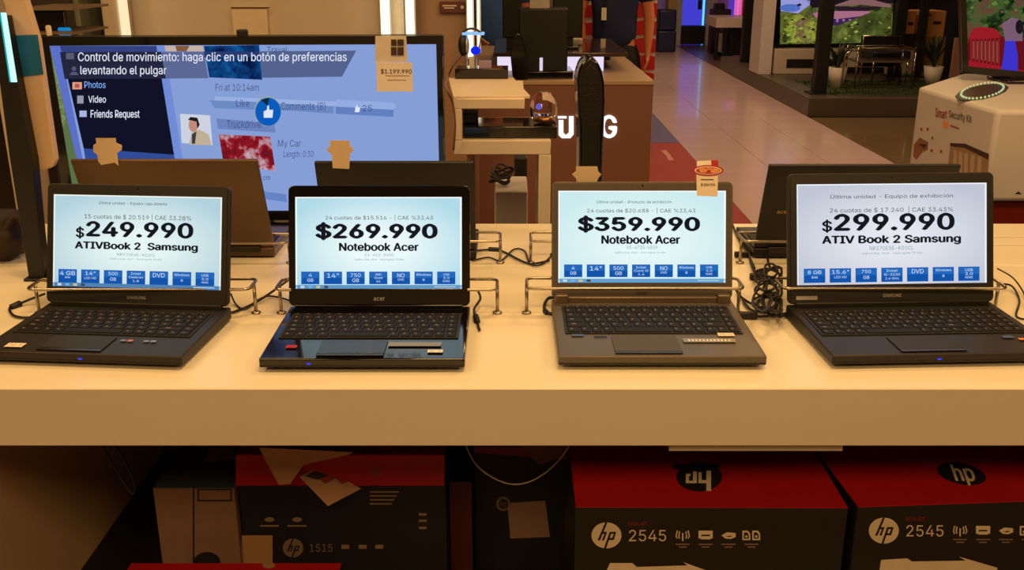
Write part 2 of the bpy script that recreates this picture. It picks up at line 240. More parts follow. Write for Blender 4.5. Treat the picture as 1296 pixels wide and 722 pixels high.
# flat print: text and polygons drawn in photo pixels on a real plane through a mapping fn(px, py, lift)
# outlines of a plain sans-serif alphabet: advance, then closed outlines as x,y,x,y...
import json
GL = json.loads(r'''{"\"":[321,[78,318,70,509,136,509,128,318],[193,318,185,509,250,509,243,318]],"$":[447,[202,-74,202,583,244,583,244,-74],[224,-9,172,-4,128,9,91,31,64,60,46,96,38,137,104,137,110,110,123,88,142,71,166,59,224,49,257,52,286,60,311,74,329,92,341,114,346,139,342,161,332,179,296,205,245,222,184,239,128,260,86,289,60,326,52,372,58,413,75,448,102,476,138,498,180,511,227,516,275,511,316,498,351,476,377,449,394,415,401,378,337,378,326,412,302,437,267,453,225,459,194,456,167,448,145,435,129,418,118,398,115,376,119,352,131,334,169,308,212,293,264,279,312,264,359,238,395,198,405,171,408,139,403,99,386,64,360,34,323,11,278,-4]],"%":[676,[175,283,146,286,121,297,101,314,86,335,78,360,75,388,75,412,78,440,87,464,101,486,121,503,146,513,175,517,206,513,230,503,250,486,264,464,273,440,276,412,276,388,273,360,264,335,250,314,230,297,205,286],[175,327,198,332,212,346,221,365,223,388,223,412,213,454,198,468,175,473,153,468,138,454,130,435,127,412,127,388,130,365,138,346,153,332],[501,-10,471,-6,446,5,426,21,412,43,403,68,400,95,400,120,403,147,412,172,427,194,447,210,471,221,501,225,531,221,556,210,576,194,590,172,598,147,601,120,601,95,598,68,589,43,575,21,555,5,531,-6],[501,35,523,39,538,53,546,73,549,95,549,120,538,162,524,176,501,180,479,176,464,162,456,142,453,120,453,95,455,73,464,53,479,39],[132,0,482,509,540,509,191,0]],"(":[273,[89,207,101,324,132,441,177,539,236,539,191,428,161,313,151,207,160,115,188,16,236,-96,177,-96,139,-21,111,55,95,131]],")":[273,[37,-96,86,18,113,116,122,207,112,313,82,428,37,539,97,539,142,441,173,323,184,207,178,130,161,53,134,-22,97,-96]],",":[188,[38,-119,68,71,137,71,84,-119]],"-":[453,[337,244,337,188,114,188,114,244]],".":[188,[95,-4,78,-1,63,9,53,24,50,41,53,59,63,73,78,83,95,87,113,83,128,73,138,59,141,41,138,24,128,9,113,-1]],"0":[453,[227,-7,174,1,130,24,95,62,69,113,53,178,48,254,53,330,69,395,95,447,130,484,174,508,227,516,279,508,323,484,358,447,384,395,400,330,405,254,400,178,384,113,359,62,323,24,279,1],[227,50,261,56,290,74,313,103,330,144,340,194,344,254,340,314,330,365,313,405,290,435,261,453,227,460,192,453,163,435,140,405,123,365,113,314,109,254,113,194,123,144,140,103,163,74,192,56]],"1":[453,[76,0,76,55,391,55,391,0],[276,509,276,0,212,0,212,448,209,448,86,358,86,427,198,509]],"2":[453,[64,0,64,47,234,229,282,282,311,327,320,371,317,397,308,419,293,436,273,449,224,460,196,457,172,447,153,433,139,413,130,390,127,362,66,362,71,405,86,442,111,473,143,496,182,511,225,516,268,511,306,497,337,474,361,445,376,411,381,372,371,318,336,259,267,180,153,60,153,57,389,57,389,0]],"3":[453,[218,-7,173,-3,133,10,98,30,70,57,52,91,44,132,109,132,115,107,126,87,144,71,165,59,219,50,275,61,297,74,315,93,325,116,329,145,326,172,316,196,299,217,275,234,242,244,201,248,157,248,157,299,288,448,288,452,70,452,70,509,372,509,372,461,211,278,211,289,264,288,308,276,344,253,371,222,387,186,393,145,387,103,370,66,344,36,309,12,266,-2]],"4":[453,[40,105,40,158,247,509,311,509,109,166,109,163,413,163,413,105],[282,0,282,121,282,146,282,318,343,318,343,0]],"5":[453,[221,-7,178,-2,140,11,108,32,83,60,66,93,60,130,122,130,127,108,138,89,173,60,221,50,250,53,276,64,298,82,314,104,324,131,328,162,324,193,314,221,297,244,275,262,248,273,218,277,167,268,128,246,67,253,96,509,366,509,366,452,151,452,134,301,136,301,178,325,229,334,263,330,294,321,321,306,345,285,364,260,379,231,388,199,391,163,385,117,369,76,343,41,309,15,268,-1]],"6":[453,[226,-7,182,-1,142,15,109,40,84,74,69,115,64,162,68,199,80,239,137,340,252,509,322,509,151,261,145,261,165,288,196,307,235,314,278,309,316,295,346,271,370,240,384,201,389,157,384,112,368,73,343,39,310,14,271,-2],[226,48,254,52,279,63,299,79,314,101,324,128,327,157,324,187,314,213,299,235,279,251,254,262,226,265,198,262,174,252,153,235,138,214,128,188,125,158,128,128,138,102,153,79,174,63,198,52]],"7":[453,[97,0,323,448,323,452,62,452,62,509,391,509,391,449,165,0]],"8":[453,[226,-7,178,-2,136,11,101,33,74,62,57,96,52,135,55,166,65,195,81,220,101,241,125,256,153,265,153,267,119,282,93,308,76,342,70,380,75,417,90,450,114,477,146,498,184,511,226,516,269,511,306,498,337,477,361,450,377,417,382,380,376,342,359,308,333,282,300,267,300,265,327,256,351,241,372,220,387,195,397,166,401,135,395,96,378,62,352,33,317,11,275,-2],[226,49,258,52,285,60,307,74,323,91,333,113,337,139,333,165,322,189,305,208,283,223,256,232,226,235,196,232,169,223,147,208,130,189,119,165,115,139,119,113,129,91,145,74,167,60,195,52],[226,290,274,300,293,313,307,330,316,351,319,376,316,399,308,420,294,437,275,449,226,460,177,449,159,437,145,420,136,399,133,376,136,351,145,330,159,313,178,300]],"9":[453,[226,516,271,510,310,494,343,468,368,434,384,393,389,347,385,309,373,270,315,168,200,0,130,0,301,248,307,248,287,221,257,202,218,195,175,199,137,214,106,237,83,269,68,307,64,352,69,397,85,436,110,469,143,494,182,510],[226,460,199,457,174,446,154,429,138,407,129,381,125,352,129,322,138,295,154,274,174,257,199,247,226,243,254,247,279,257,299,273,314,295,324,321,327,350,324,381,314,407,299,429,279,446,254,457]],":":[188,[95,-4,78,-1,63,9,53,24,50,41,53,59,63,73,78,83,95,87,113,83,128,73,138,59,141,41,138,24,128,9,113,-1],[95,271,78,274,63,284,53,299,50,316,53,334,63,349,78,359,95,362,113,359,128,349,138,334,141,316,138,299,128,284,113,274]],"A":[480,[16,0,201,509,276,509,463,0,395,0,287,302,264,372,232,478,245,478,213,371,191,302,85,0],[110,142,110,199,370,199,370,142]],"B":[456,[60,0,60,509,241,509,289,504,329,491,359,469,381,442,394,410,398,374,395,344,387,320,356,286,315,267,315,262,339,257,363,245,385,227,402,203,414,173,418,136,413,100,400,67,377,39,344,18,301,4,247,0],[125,57,245,57,296,63,330,80,349,105,355,137,352,161,342,184,327,203,306,218,279,228,248,231,125,231],[125,285,238,285,288,296,308,309,323,326,333,348,336,372,330,403,313,429,283,446,240,452,125,452]],"C":[510,[267,-7,205,1,150,25,104,63,70,115,48,179,40,254,48,329,70,393,104,445,150,484,205,508,267,516,340,504,373,490,402,471,427,447,448,418,463,385,473,348,408,348,389,395,357,428,315,449,267,456,223,450,184,432,150,403,125,364,109,314,103,254,109,194,125,145,151,105,184,76,223,59,267,53,315,60,357,81,389,114,408,160,473,160,463,124,448,91,428,62,402,38,373,19,341,5,305,-4]],"D":[502,[219,0,96,0,96,57,215,57,272,63,318,81,354,110,379,149,394,198,399,255,394,312,379,361,354,399,320,428,275,446,221,452,93,452,93,509,225,509,294,501,353,478,399,441,433,391,455,329,462,255,455,181,433,119,398,68,351,31,291,8],[125,509,125,0,60,0,60,509]],"E":[419,[60,0,60,509,372,509,372,452,125,452,125,286,355,286,355,229,125,229,125,57,375,57,375,0]],"F":[410,[60,0,60,509,369,509,369,452,125,452,125,278,346,278,346,221,125,221,125,0]],"G":[520,[269,-7,205,1,149,25,104,64,69,116,47,179,40,254,47,329,69,393,103,445,149,484,203,508,265,516,304,513,340,504,374,489,403,469,429,445,449,416,465,384,474,349,408,349,387,393,356,427,315,448,265,456,222,450,183,432,150,404,125,364,109,314,103,254,109,194,125,145,151,105,184,76,224,59,269,53,309,57,345,71,374,93,396,123,410,160,415,202,434,199,283,199,283,256,478,256,478,200,471,141,451,91,419,50,377,19,326,0]],"H":[517,[60,0,60,509,125,509,125,289,392,289,392,509,457,509,457,0,392,0,392,232,125,232,125,0]],"I":[300,[31,0,31,57,118,57,118,452,31,452,31,509,269,509,269,452,183,452,183,57,269,57,269,0]],"J":[396,[185,-7,124,3,75,33,44,81,33,145,33,173,98,173,98,145,104,104,122,74,149,56,185,50,220,56,248,74,266,104,272,145,272,509,336,509,336,145,326,81,294,33,246,3]],"K":[467,[104,145,104,216,139,261,174,303,212,344,364,509,448,509,231,276,228,276],[60,0,60,509,125,509,125,334,124,225,125,193,125,0],[372,0,188,259,228,309,449,0]],"L":[393,[60,0,60,509,125,509,125,57,361,57,361,0]],"M":[628,[60,0,60,509,152,509,277,187,287,159,299,123,311,84,322,49,307,49,318,83,330,121,342,158,352,187,476,509,568,509,568,0,504,0,504,291,504,327,505,369,506,413,507,457,513,457,498,409,482,363,467,322,456,291,342,0,286,0,170,291,159,321,145,361,129,408,112,457,119,457,120,416,121,372,122,328,122,291,122,0]],"N":[523,[60,0,60,509,136,509,343,183,363,151,388,107,414,55,405,54,401,108,399,157,399,195,399,509,463,509,463,0,387,0,202,290,177,331,148,381,108,452,119,454,122,384,124,328,125,291,125,0]],"O":[533,[267,-7,205,1,150,25,105,63,70,115,48,179,40,254,48,329,70,393,105,445,150,484,205,508,267,516,329,508,384,484,429,445,464,393,486,329,493,254,486,179,464,115,429,63,384,25,329,1],[267,53,310,59,349,76,383,105,408,144,425,194,430,254,425,314,408,365,383,404,349,433,310,450,267,456,223,450,184,433,151,404,125,364,109,314,103,254,109,194,125,144,151,105,184,76,223,59]],"P":[445,[60,0,60,509,235,509,289,503,332,487,366,462,390,430,404,391,409,348,404,304,390,265,366,233,332,207,289,191,235,186,109,186,109,242,233,242,269,246,297,256,318,272,333,294,342,319,344,348,342,376,333,402,318,423,297,439,268,449,232,452,125,452,125,0]],"Q":[533,[245,159,313,159,369,85,384,65,468,-48,401,-48,346,27,331,46],[267,-7,205,1,150,25,105,63,70,115,48,179,40,254,48,329,70,393,105,445,150,484,205,508,267,516,329,508,384,484,429,445,464,393,486,329,493,254,486,179,464,115,429,63,384,25,329,1],[267,53,310,59,349,76,383,105,408,144,425,194,430,254,425,314,408,365,383,404,349,433,310,450,267,456,223,450,184,433,151,404,125,364,109,314,103,254,109,194,125,144,151,105,184,76,223,59]],"R":[449,[60,0,60,509,236,509,290,504,333,489,367,465,390,433,405,395,409,352,405,309,390,271,367,240,333,217,289,203,236,198,96,198,96,255,234,255,269,258,298,267,319,281,334,300,342,324,345,352,342,380,334,405,319,425,298,440,269,449,233,452,125,452,125,0],[353,0,230,229,303,229,428,0]],"S":[447,[224,-9,172,-4,128,9,91,31,64,60,46,96,38,137,104,137,110,110,123,88,142,71,166,59,224,49,257,52,286,60,311,74,329,92,341,114,346,139,342,161,332,179,296,205,245,222,184,239,128,260,86,289,60,326,52,372,58,413,75,448,102,476,138,498,180,511,227,516,275,511,316,498,351,476,377,449,394,415,401,378,337,378,326,412,302,437,267,453,225,459,194,456,167,448,145,435,129,418,118,398,115,376,119,352,131,334,169,308,212,293,264,279,312,264,359,238,395,198,405,171,408,139,403,99,386,64,360,34,323,11,278,-4]],"T":[449,[32,452,32,509,417,509,417,452,257,452,257,0,193,0,193,452]],"U":[517,[259,-8,203,-2,154,15,114,43,85,80,66,124,60,173,60,509,124,509,124,178,128,144,141,113,160,87,187,68,220,56,259,52,298,56,331,68,357,87,377,113,389,144,393,178,393,509,457,509,457,173,451,124,433,80,403,43,363,15,315,-2]],"V":[480,[204,0,16,509,84,509,192,206,215,137,248,31,235,31,267,138,290,206,395,509,463,509,278,0]],"W":[686,[155,0,16,509,82,509,163,196,175,145,187,94,197,40,189,40,200,94,211,145,224,196,306,509,380,509,462,196,474,145,486,94,497,40,488,40,499,94,510,145,523,196,603,509,670,509,530,0,455,0,368,323,351,391,336,475,350,475,335,395,318,323,230,0]],"X":[474,[18,0,217,284,217,236,29,509,104,509,178,400,204,361,223,329,243,292,232,292,252,329,272,361,298,400,374,509,446,509,259,239,259,287,456,0,382,0,292,129,268,165,250,195,230,231,244,231,225,196,206,166,182,129,91,0]],"Y":[472,[203,0,203,208,16,509,91,509,192,344,222,292,250,230,224,230,251,293,280,344,381,509,455,509,268,208,268,0]],"Z":[438,[42,0,42,46,273,385,306,431,341,476,348,454,285,452,223,452,40,452,40,509,397,509,397,462,169,129,134,81,97,33,90,54,152,57,214,57,399,57,399,0]],"a":[389,[160,-9,126,-5,94,5,68,22,48,45,35,73,30,108,34,138,43,161,58,179,78,193,125,211,178,220,234,227,265,235,273,243,276,255,276,257,267,297,240,322,196,331,149,322,118,301,100,274,41,291,57,322,79,346,104,364,133,375,194,384,239,379,286,360,306,343,322,320,333,290,337,251,337,0,277,0,277,52,272,52,252,25,215,1],[170,45,202,49,228,59,248,74,263,93,272,115,276,138,276,190,259,182,231,176,200,171,175,168,134,159,103,139,95,124,92,105,102,72,130,52]],"b":[424,[229,-8,198,-5,172,4,138,31,118,59,112,59,112,0,53,0,53,509,114,509,114,319,118,319,137,346,171,373,197,381,229,384,274,378,313,361,345,332,370,293,385,245,390,189,385,133,370,84,346,45,313,16,274,-2],[220,47,253,51,279,66,301,88,316,117,325,151,328,189,325,227,316,261,301,290,280,311,253,325,220,330,188,325,161,312,140,291,125,263,116,229,113,189,116,150,125,115,140,86,162,65,188,51]],"c":[396,[207,-8,159,-2,117,16,82,46,56,85,40,133,34,187,40,243,56,291,82,330,117,360,159,378,207,384,260,377,305,356,340,322,362,277,303,262,290,289,270,311,242,325,207,330,173,325,145,310,124,287,108,258,99,224,96,187,99,151,108,117,124,89,145,66,173,51,207,46,243,52,271,66,292,89,304,117,363,102,341,56,306,21,261,-1]],"d":[424,[195,-8,151,-2,111,16,79,45,55,84,39,133,34,189,39,245,55,293,79,332,112,361,151,378,196,384,228,381,253,373,287,346,306,319,311,319,311,509,372,509,372,0,313,0,313,59,307,59,287,31,252,4,227,-5],[205,47,236,51,263,65,284,86,299,115,309,150,312,189,309,229,300,263,284,291,263,312,237,325,205,330,172,325,145,311,124,290,108,261,99,227,96,189,99,151,109,117,124,88,145,66,172,51]],"e":[404,[212,-8,161,-2,117,16,82,46,56,85,40,132,34,187,39,242,55,290,81,329,115,359,157,378,205,384,266,374,294,361,319,341,341,315,357,282,368,242,371,194,371,169,75,169,75,221,338,221,310,202,307,237,298,269,283,294,263,314,237,326,205,330,173,326,146,313,125,294,109,270,99,241,96,211,96,178,100,139,110,106,128,80,151,61,179,50,212,46,254,53,285,73,306,105,365,91,353,63,335,39,311,19,283,4,249,-5]],"f":[254,[228,379,228,327,6,327,6,379],[81,0,81,432,84,461,96,486,113,505,135,519,187,530,222,527,243,521,227,468,215,472,195,474,171,470,154,460,145,443,142,419,142,0]],"g":[425,[207,-151,168,-148,134,-140,82,-110,51,-69,101,-41,122,-66,154,-88,207,-97,249,-92,282,-75,304,-47,311,-6,311,68,306,68,287,41,252,16,227,8,195,5,152,10,113,27,80,53,55,90,39,136,34,191,39,246,55,293,80,332,112,361,152,378,196,384,228,382,253,373,288,346,308,319,313,319,313,379,372,379,372,-9,367,-54,350,-90,324,-117,291,-136,251,-147],[205,59,237,63,264,75,285,95,300,121,309,154,312,193,309,231,300,264,285,291,264,312,237,325,205,330,172,325,145,312,124,290,109,262,99,229,96,193,99,155,109,123,124,96,145,76,172,63]],"h":[410,[114,227,114,0,53,0,53,509,114,509,114,287,102,287,124,332,152,362,187,379,227,384,264,380,295,369,321,349,341,321,353,285,357,240,357,0,296,0,296,235,290,275,273,304,246,323,210,329,184,326,161,317,141,303,126,283,117,257]],"i":[167,[53,0,53,379,114,379,114,0],[84,443,67,446,54,455,44,468,41,483,44,499,54,512,67,521,84,524,100,521,114,512,123,499,126,483,123,468,114,455,100,446]],"j":[167,[53,379,114,379,114,-30,111,-63,102,-90,86,-113,65,-129,37,-139,4,-143,-10,-143,-10,-87,2,-87,25,-83,40,-72,50,-54,53,-29],[83,443,67,446,53,455,44,468,41,483,44,499,53,512,67,521,83,524,100,521,114,512,123,499,126,483,123,468,114,455,100,446]],"k":[381,[110,137,110,212,121,212,284,379,360,379,184,199,177,199],[53,0,53,509,114,509,114,0],[294,0,148,186,191,229,372,0]],"l":[189,[139,-2,101,3,74,20,58,47,53,84,53,509,114,509,114,99,120,62,130,54,146,52,160,53,170,54,181,3,162,-1]],"m":[610,[53,0,53,379,112,379,112,295,108,295,118,323,132,346,172,376,219,386,257,380,287,361,309,331,321,295,312,295,322,321,337,343,381,375,437,386,468,383,497,372,522,354,541,328,553,296,557,255,557,0,496,0,496,254,490,289,473,313,447,326,419,330,395,328,374,320,345,290,335,247,335,0,274,0,274,260,269,288,253,311,229,326,199,330,158,320,140,307,126,289,117,266,114,238,114,0]],"n":[410,[114,227,114,0,53,0,53,379,112,379,112,287,102,287,124,332,152,362,187,379,227,384,264,380,295,369,321,349,341,321,353,285,357,240,357,0,296,0,296,235,290,275,273,304,246,323,210,329,184,326,161,317,141,303,126,283,117,257]],"o":[415,[207,-8,159,-2,117,16,82,46,56,85,40,133,34,187,40,243,56,291,82,330,117,360,159,378,207,384,256,378,299,360,333,330,359,291,376,243,381,187,376,133,359,85,333,46,299,16,256,-2],[207,46,242,51,270,66,292,89,307,117,316,151,319,187,316,224,307,258,292,287,270,310,242,325,207,330,173,325,145,310,124,287,108,258,99,224,96,187,99,151,108,117,124,89,145,66,173,51]],"p":[424,[53,-143,53,379,112,379,112,319,118,319,137,346,171,373,197,381,229,384,274,378,313,361,345,332,370,293,385,245,390,189,385,133,370,84,346,45,313,16,274,-2,229,-8,198,-5,173,4,138,31,118,59,114,59,114,-143],[220,47,253,51,279,66,301,88,316,117,325,151,328,189,325,227,316,261,301,290,280,311,253,325,220,330,188,325,161,312,140,291,125,263,116,229,113,189,116,150,125,115,140,86,162,65,188,51]],"q":[424,[372,-143,311,-143,311,59,306,59,287,31,252,4,227,-5,195,-8,151,-2,111,16,79,45,55,84,39,133,34,189,39,245,55,293,79,332,112,361,151,378,196,384,228,381,253,373,287,346,307,319,313,319,313,379,372,379],[205,47,236,51,263,65,284,86,299,115,309,150,312,189,309,229,300,263,284,291,263,312,237,325,205,330,172,325,145,311,124,290,108,261,99,227,96,189,99,151,109,117,124,88,145,66,172,51]],"r":[259,[53,0,53,379,112,379,112,321,115,321,130,347,152,367,181,380,213,385,229,384,243,384,243,322,230,324,207,326,182,323,159,315,140,301,126,284,117,262,114,237,114,0]],"s":[365,[182,-8,145,-5,112,3,84,18,62,38,45,63,36,94,94,107,105,79,124,60,150,49,181,45,217,50,244,62,262,81,268,103,265,121,254,136,237,147,212,155,149,170,104,186,72,208,53,237,47,274,51,305,65,332,87,354,115,370,149,381,187,384,223,381,254,372,279,358,299,339,324,290,268,277,258,298,243,316,219,328,187,333,156,329,131,317,114,299,109,277,112,258,124,243,172,223,229,209,275,194,306,171,325,142,331,107,326,75,312,47,290,24,260,6,223,-5]],"t":[227,[204,379,204,327,6,327,6,379],[65,471,126,471,126,98,128,76,136,61,150,53,170,50,185,51,202,54,213,2,192,-3,168,-4,125,2,92,21,72,52,65,93]],"u":[410,[182,-5,146,-1,115,11,89,31,69,59,57,95,53,139,53,379,114,379,114,144,119,105,137,75,164,56,200,50,226,53,249,62,268,77,283,97,293,122,296,153,296,379,357,379,357,0,298,0,298,92,307,92,286,47,257,17,222,0]],"v":[389,[163,0,17,379,84,379,165,155,187,87,206,21,184,21,203,87,224,155,305,379,371,379,226,0]],"w":[567,[138,0,23,379,87,379,133,214,154,137,175,41,165,41,186,135,206,214,252,379,316,379,362,214,382,136,402,41,391,41,413,135,434,214,480,379,545,379,429,0,368,0,319,172,305,225,291,280,277,338,291,338,277,280,263,225,248,172,199,0]],"x":[379,[21,0,171,218,171,171,29,379,100,379,147,306,179,253,207,206,175,206,202,253,233,306,282,379,352,379,209,169,209,214,358,0,287,0,231,85,200,136,173,182,205,182,178,136,148,85,91,0]],"y":[389,[47,-139,61,-86,71,-87,104,-89,130,-74,151,-36,163,-1,17,379,84,379,165,155,187,87,206,21,184,21,202,87,224,155,305,379,371,379,204,-58,177,-107,139,-136,91,-145,65,-143]],"z":[380,[42,0,42,46,254,320,254,323,48,323,48,379,333,379,333,331,126,60,126,56,339,56,339,0]],"|":[230,[141,673,141,-164,88,-164,88,673]],"Ú":[517,[259,-8,203,-2,154,15,114,43,85,80,66,124,60,173,60,509,124,509,124,178,128,144,141,113,160,87,187,68,220,56,259,52,298,56,331,68,357,87,377,113,389,144,393,178,393,509,457,509,457,173,451,124,433,80,403,43,363,15,315,-2],[232,558,280,659,348,659,282,558]],"ó":[415,[207,-8,159,-2,117,16,82,46,56,85,40,133,34,187,40,243,56,291,82,330,117,360,159,378,207,384,256,378,299,360,333,330,359,291,376,243,381,187,376,133,359,85,333,46,299,16,256,-2],[207,46,242,51,270,66,292,89,307,117,316,151,319,187,316,224,307,258,292,287,270,310,242,325,207,330,173,325,145,310,124,287,108,258,99,224,96,187,99,151,108,117,124,89,145,66,173,51],[181,429,228,529,297,529,231,429]]," ":[188]}''')
TXT = {}; GEO = {}
def sarea(q): n = len(q)//2; return sum(q[2*i]*q[2*((i+1) % n)+1]-q[2*((i+1) % n)]*q[2*i+1] for i in range(n))/2
def inside(x, y, q):
    n = len(q)//2; r = False
    for i in range(n):
        x0, y0, x1, y1 = q[2*i], q[2*i+1], q[2*((i+1) % n)], q[2*((i+1) % n)+1]
        if (y0 > y) != (y1 > y) and x < (x1-x0)*(y-y0)/(y1-y0)+x0: r = not r
    return r
def glyph(ch):
    if ch in GEO: return GEO[ch]
    qs = (GL.get(ch) or GL['-'])[1:]; V, Fs = [], []
    if qs:
        sg = sarea(max(qs, key=lambda q: abs(sarea(q)))) > 0
        outer = [q for q in qs if (sarea(q) > 0) == sg]; holes = [q for q in qs if (sarea(q) > 0) != sg]
        for ou in outer:
            c = bpy.data.curves.new('t', 'CURVE'); c.dimensions = '2D'; c.fill_mode = 'FRONT'
            for q in [ou]+[h for h in holes if inside(h[0], h[1], ou)]:
                n = len(q)//2; sp = c.splines.new('POLY'); sp.points.add(n-1); sp.use_cyclic_u = True
                for i in range(n): sp.points[i].co = (q[2*i]/1000, q[2*i+1]/1000, 0, 1)
            o = bpy.data.objects.new('t', c); me = bpy.data.meshes.new_from_object(o); b = len(V)
            V += [(v.co.x, v.co.y) for v in me.vertices]; Fs += [tuple(b+k for k in p.vertices) for p in me.polygons]
            bpy.data.objects.remove(o); bpy.data.curves.remove(c); bpy.data.meshes.remove(me)
    GEO[ch] = (V, Fs); return GEO[ch]
def text_geo(s, bold=0.0, shear=0.0):
    k = (s, shear)
    if k in TXT: return TXT[k]
    V, Fs, x = [], [], 0
    for ch in s:
        gv, gf = glyph(ch); b = len(V)
        V += [(x+p[0]-shear*p[1], p[1]) for p in gv]; Fs += [tuple(b+q for q in f) for f in gf]
        x += (GL.get(ch) or GL['-'])[0]/1000
    TXT[k] = (V, Fs); return TXT[k]
class Canvas:
    def __init__(s, fn): s.fn = fn; s.lift = 0
    def poly(s, mb, pts, m, lift=1):
        mb.faces([s.fn(x, y, lift) for x, y in pts], [tuple(range(len(pts)))], m)
    def rect(s, mb, x0, y0, x1, y1, m, lift=1): s.poly(mb, [(x0, y0), (x0, y1), (x1, y1), (x1, y0)], m, lift)
    def disc(s, mb, cx, cy, rx, ry, m, lift=1, n=28): s.poly(mb, [(cx+rx*math.cos(-i*2*math.pi/n), cy+ry*math.sin(-i*2*math.pi/n)) for i in range(n)], m, lift)
    def text(s, mb, st, x0, x1, y0, y1, m, lift=2, bold=0, shear=0, slope=0):
        """fit st: bbox x0..x1, top y0, bottom y1"""
        V, Fs = text_geo(st, 0, shear)
        if not V: return
        if bold > 0:
            e = (y1-y0)*bold*.9
            for dx, dy in ((-e, 0), (e, 0), (0, -e*.5), (0, e*.5)):
                s.text(mb, st, x0+e+dx, x1-e+dx, y0+e*.5+dy, y1-e*.5+dy, m, lift, 0, shear, slope); lift += .25
            return
        ax, bx = min(v[0] for v in V), max(v[0] for v in V); ay, by = min(v[1] for v in V), max(v[1] for v in V)
        P = []
        for x, y in V:
            px = x0+(x-ax)/(bx-ax)*(x1-x0); py = y1-(y-ay)/(by-ay)*(y1-y0)+slope*(px-x0)
            P.append(s.fn(px, py, lift))
        mb.faces(P, Fs, m)
def plane_fn(o, n, step=.0004):
    o = Vector(o); n = Vector(n).normalized()
    return lambda px, py, l: PP(px, py, o, n)+n*(step*l)

# ================================================================== STRUCTURE
ZC = .90                                                # height of the display counter
YF, YB = 1.417, 2.42
mb = MB(); mb.box((-7, -4, -.06), (9, 20, -.006), M('dark_floor', (80, 62, 52), .5, noise=.1, scale=2)); floor = struct('floor', mb)
tile_m = M('glazed_beige_tile', (222, 192, 188), .22, noise=.06, scale=1.5, coat=.2)
tiles_me = None
for c in range(3):
    for k in range(32):
        if tiles_me is None:
            mb = MB(); mb.box((-.2555, -.2561, -.006), (.2555, .2561, .004), tile_m, bev=.0008, seg=1)
            o = mb.build('tile', floor, world=False); tiles_me = o.data
        else:
            o = bpy.data.objects.new('tile', tiles_me); COL.objects.link(o); o.parent = floor
        o.location = (1.46+.2567+c*.5133, 3.0+k*.5133, random.uniform(-.0006, .0006))
mb = MB(); mb.box((-7, -4, 3.4), (9, 20, 3.5), M('dark_ceiling', (120, 105, 92), .8)); struct('ceiling', mb)
mb = MB(); mb.box((-7, 19.5, -.006), (9, 19.7, 3.4), beige_wall); struct('wall_back', mb)
mb = MB(); mb.box((-7.2, -4, -.006), (-7, 19.7, 3.4), beige_wall); struct('wall_left', mb)
mb = MB(); mb.box((9, -4, -.006), (9.2, 19.7, 3.4), M('dim_wall', (95, 72, 55), .8)); struct('wall_right', mb)
mb = MB(); mb.box((-7, -4.2, -.006), (9, -4, 3.4), beige_wall); struct('wall_front', mb)
# partition behind the television
Y2 = 4.42
mb = MB(); mb.box((PY(155, 20, Y2).x, Y2, -.006), (PY(485, 20, Y2).x, Y2+.12, 3.4), beige_wall); struct('wall_partition', mb)
mb = MB(); mb.box((PY(523, 20, Y2).x, Y2, -.006), (PY(592, 20, Y2).x, Y2+.12, 3.4), M('brown_wall', (150, 118, 92), .7, noise=.04)); struct('wall_partition_brown', mb)
# carpets beside the aisle
def carpet(name, x0, x1, y0, y1, rgb, label):
    mb = MB(); mb.box((x0, y0, -.006), (x1, y1, .006), M(label, rgb, .95, noise=.25, scale=60, bump=.4))
    o = single(name, mb, label, 'carpet'); return o
carpet('carpet', -2, 1.455, 2.9, 8.55, (168, 74, 76), 'red carpet between the counters and the tiled aisle')
cmk = MB()
for pts in ([(836, 191), (843, 190), (848, 196), (843, 197)], [(843, 197), (848, 196), (853, 203), (846, 203)]): cmk.prism([PZ(x, y, .0068) for x, y in pts], (0, 0, .0006), M('pale_mark', (210, 150, 130), .8))
single('floor_sticker', cmk, 'small pale sticker on the red carpet beside the brown counter', 'sticker')
carpet('carpet', -2, 1.455, 8.56, 10.6, (112, 106, 150), 'blue-grey carpet beyond the red carpet beside the tiled aisle')
fl = M('beige_far_floor', (165, 125, 95), .3, noise=.1)
mb = MB(); mb.box((-2, 10.62, -.006), (1.455, 19.4, .004), fl); struct('floor_beige_strip', mb)
mb = MB(); mb.box((3.005, 2.5, -.006), (8.9, 10.0, .003), M('dark_gloss_floor', (132, 112, 78), .12, noise=.15, scale=4, coat=.3)); struct('floor_glossy_right', mb)
mb = MB(); mb.box((3.005, 14.6, -.006), (4.6, 19.4, .003), M('brown_floor', (110, 78, 55), .3, noise=.1)); struct('floor_brown_right', mb)

# ================================================================== DISPLAY COUNTER
ct = thing('display_counter', (0, YF, 0), 'long cream laminate shop counter carrying all the laptops', 'counter')
XL, XR = -1.9, 2.1
ang = R(.5)
def ctop(y0, y1, name='top_panel', x0=XL, x1=XR, z=ZC):
    mb = MB(); mb.box((x0, y0, ZC-.018), (x1, y1, z), cream, bev=.0012, seg=1); return mb.build(name, ct)
ctop(YF, 1.752); ctop(1.7535, 2.064); ctop(2.0655, YB, x1=1.05); 
ctop(2.0655, 2.22, x0=1.052); ctop(2.228, 2.29, x0=1.052); ctop(2.298, YB, x0=1.052)
mb = MB(); mb.box((XL, YF-.004, ZC-.1), (XR, YF+.018, ZC-.0005), fascia_m, bev=.0015, seg=1); mb.build('front_fascia', ct)
mb = MB(); mb.box((XL, YB-.018, .1), (XR, YB, ZC-.02), M('counter_back', (90, 70, 55), .7)); mb.build('back_panel', ct)
mb = MB(); mb.box((XL, YF+.02, ZC-.10), (XR, YB-.02, ZC-.02), M('counter_core', (60, 48, 40), .8)); mb.build('core', ct)
xp = -.948
for x in (xp, XL+.02, 2.05):
    mb = MB(); mb.box((x-.02, YF+.03, .0), (x, YB-.02, ZC-.1), M('counter_side', (225, 190, 150), .6, noise=.05, scale=5)); mb.build('side_panel', ct)
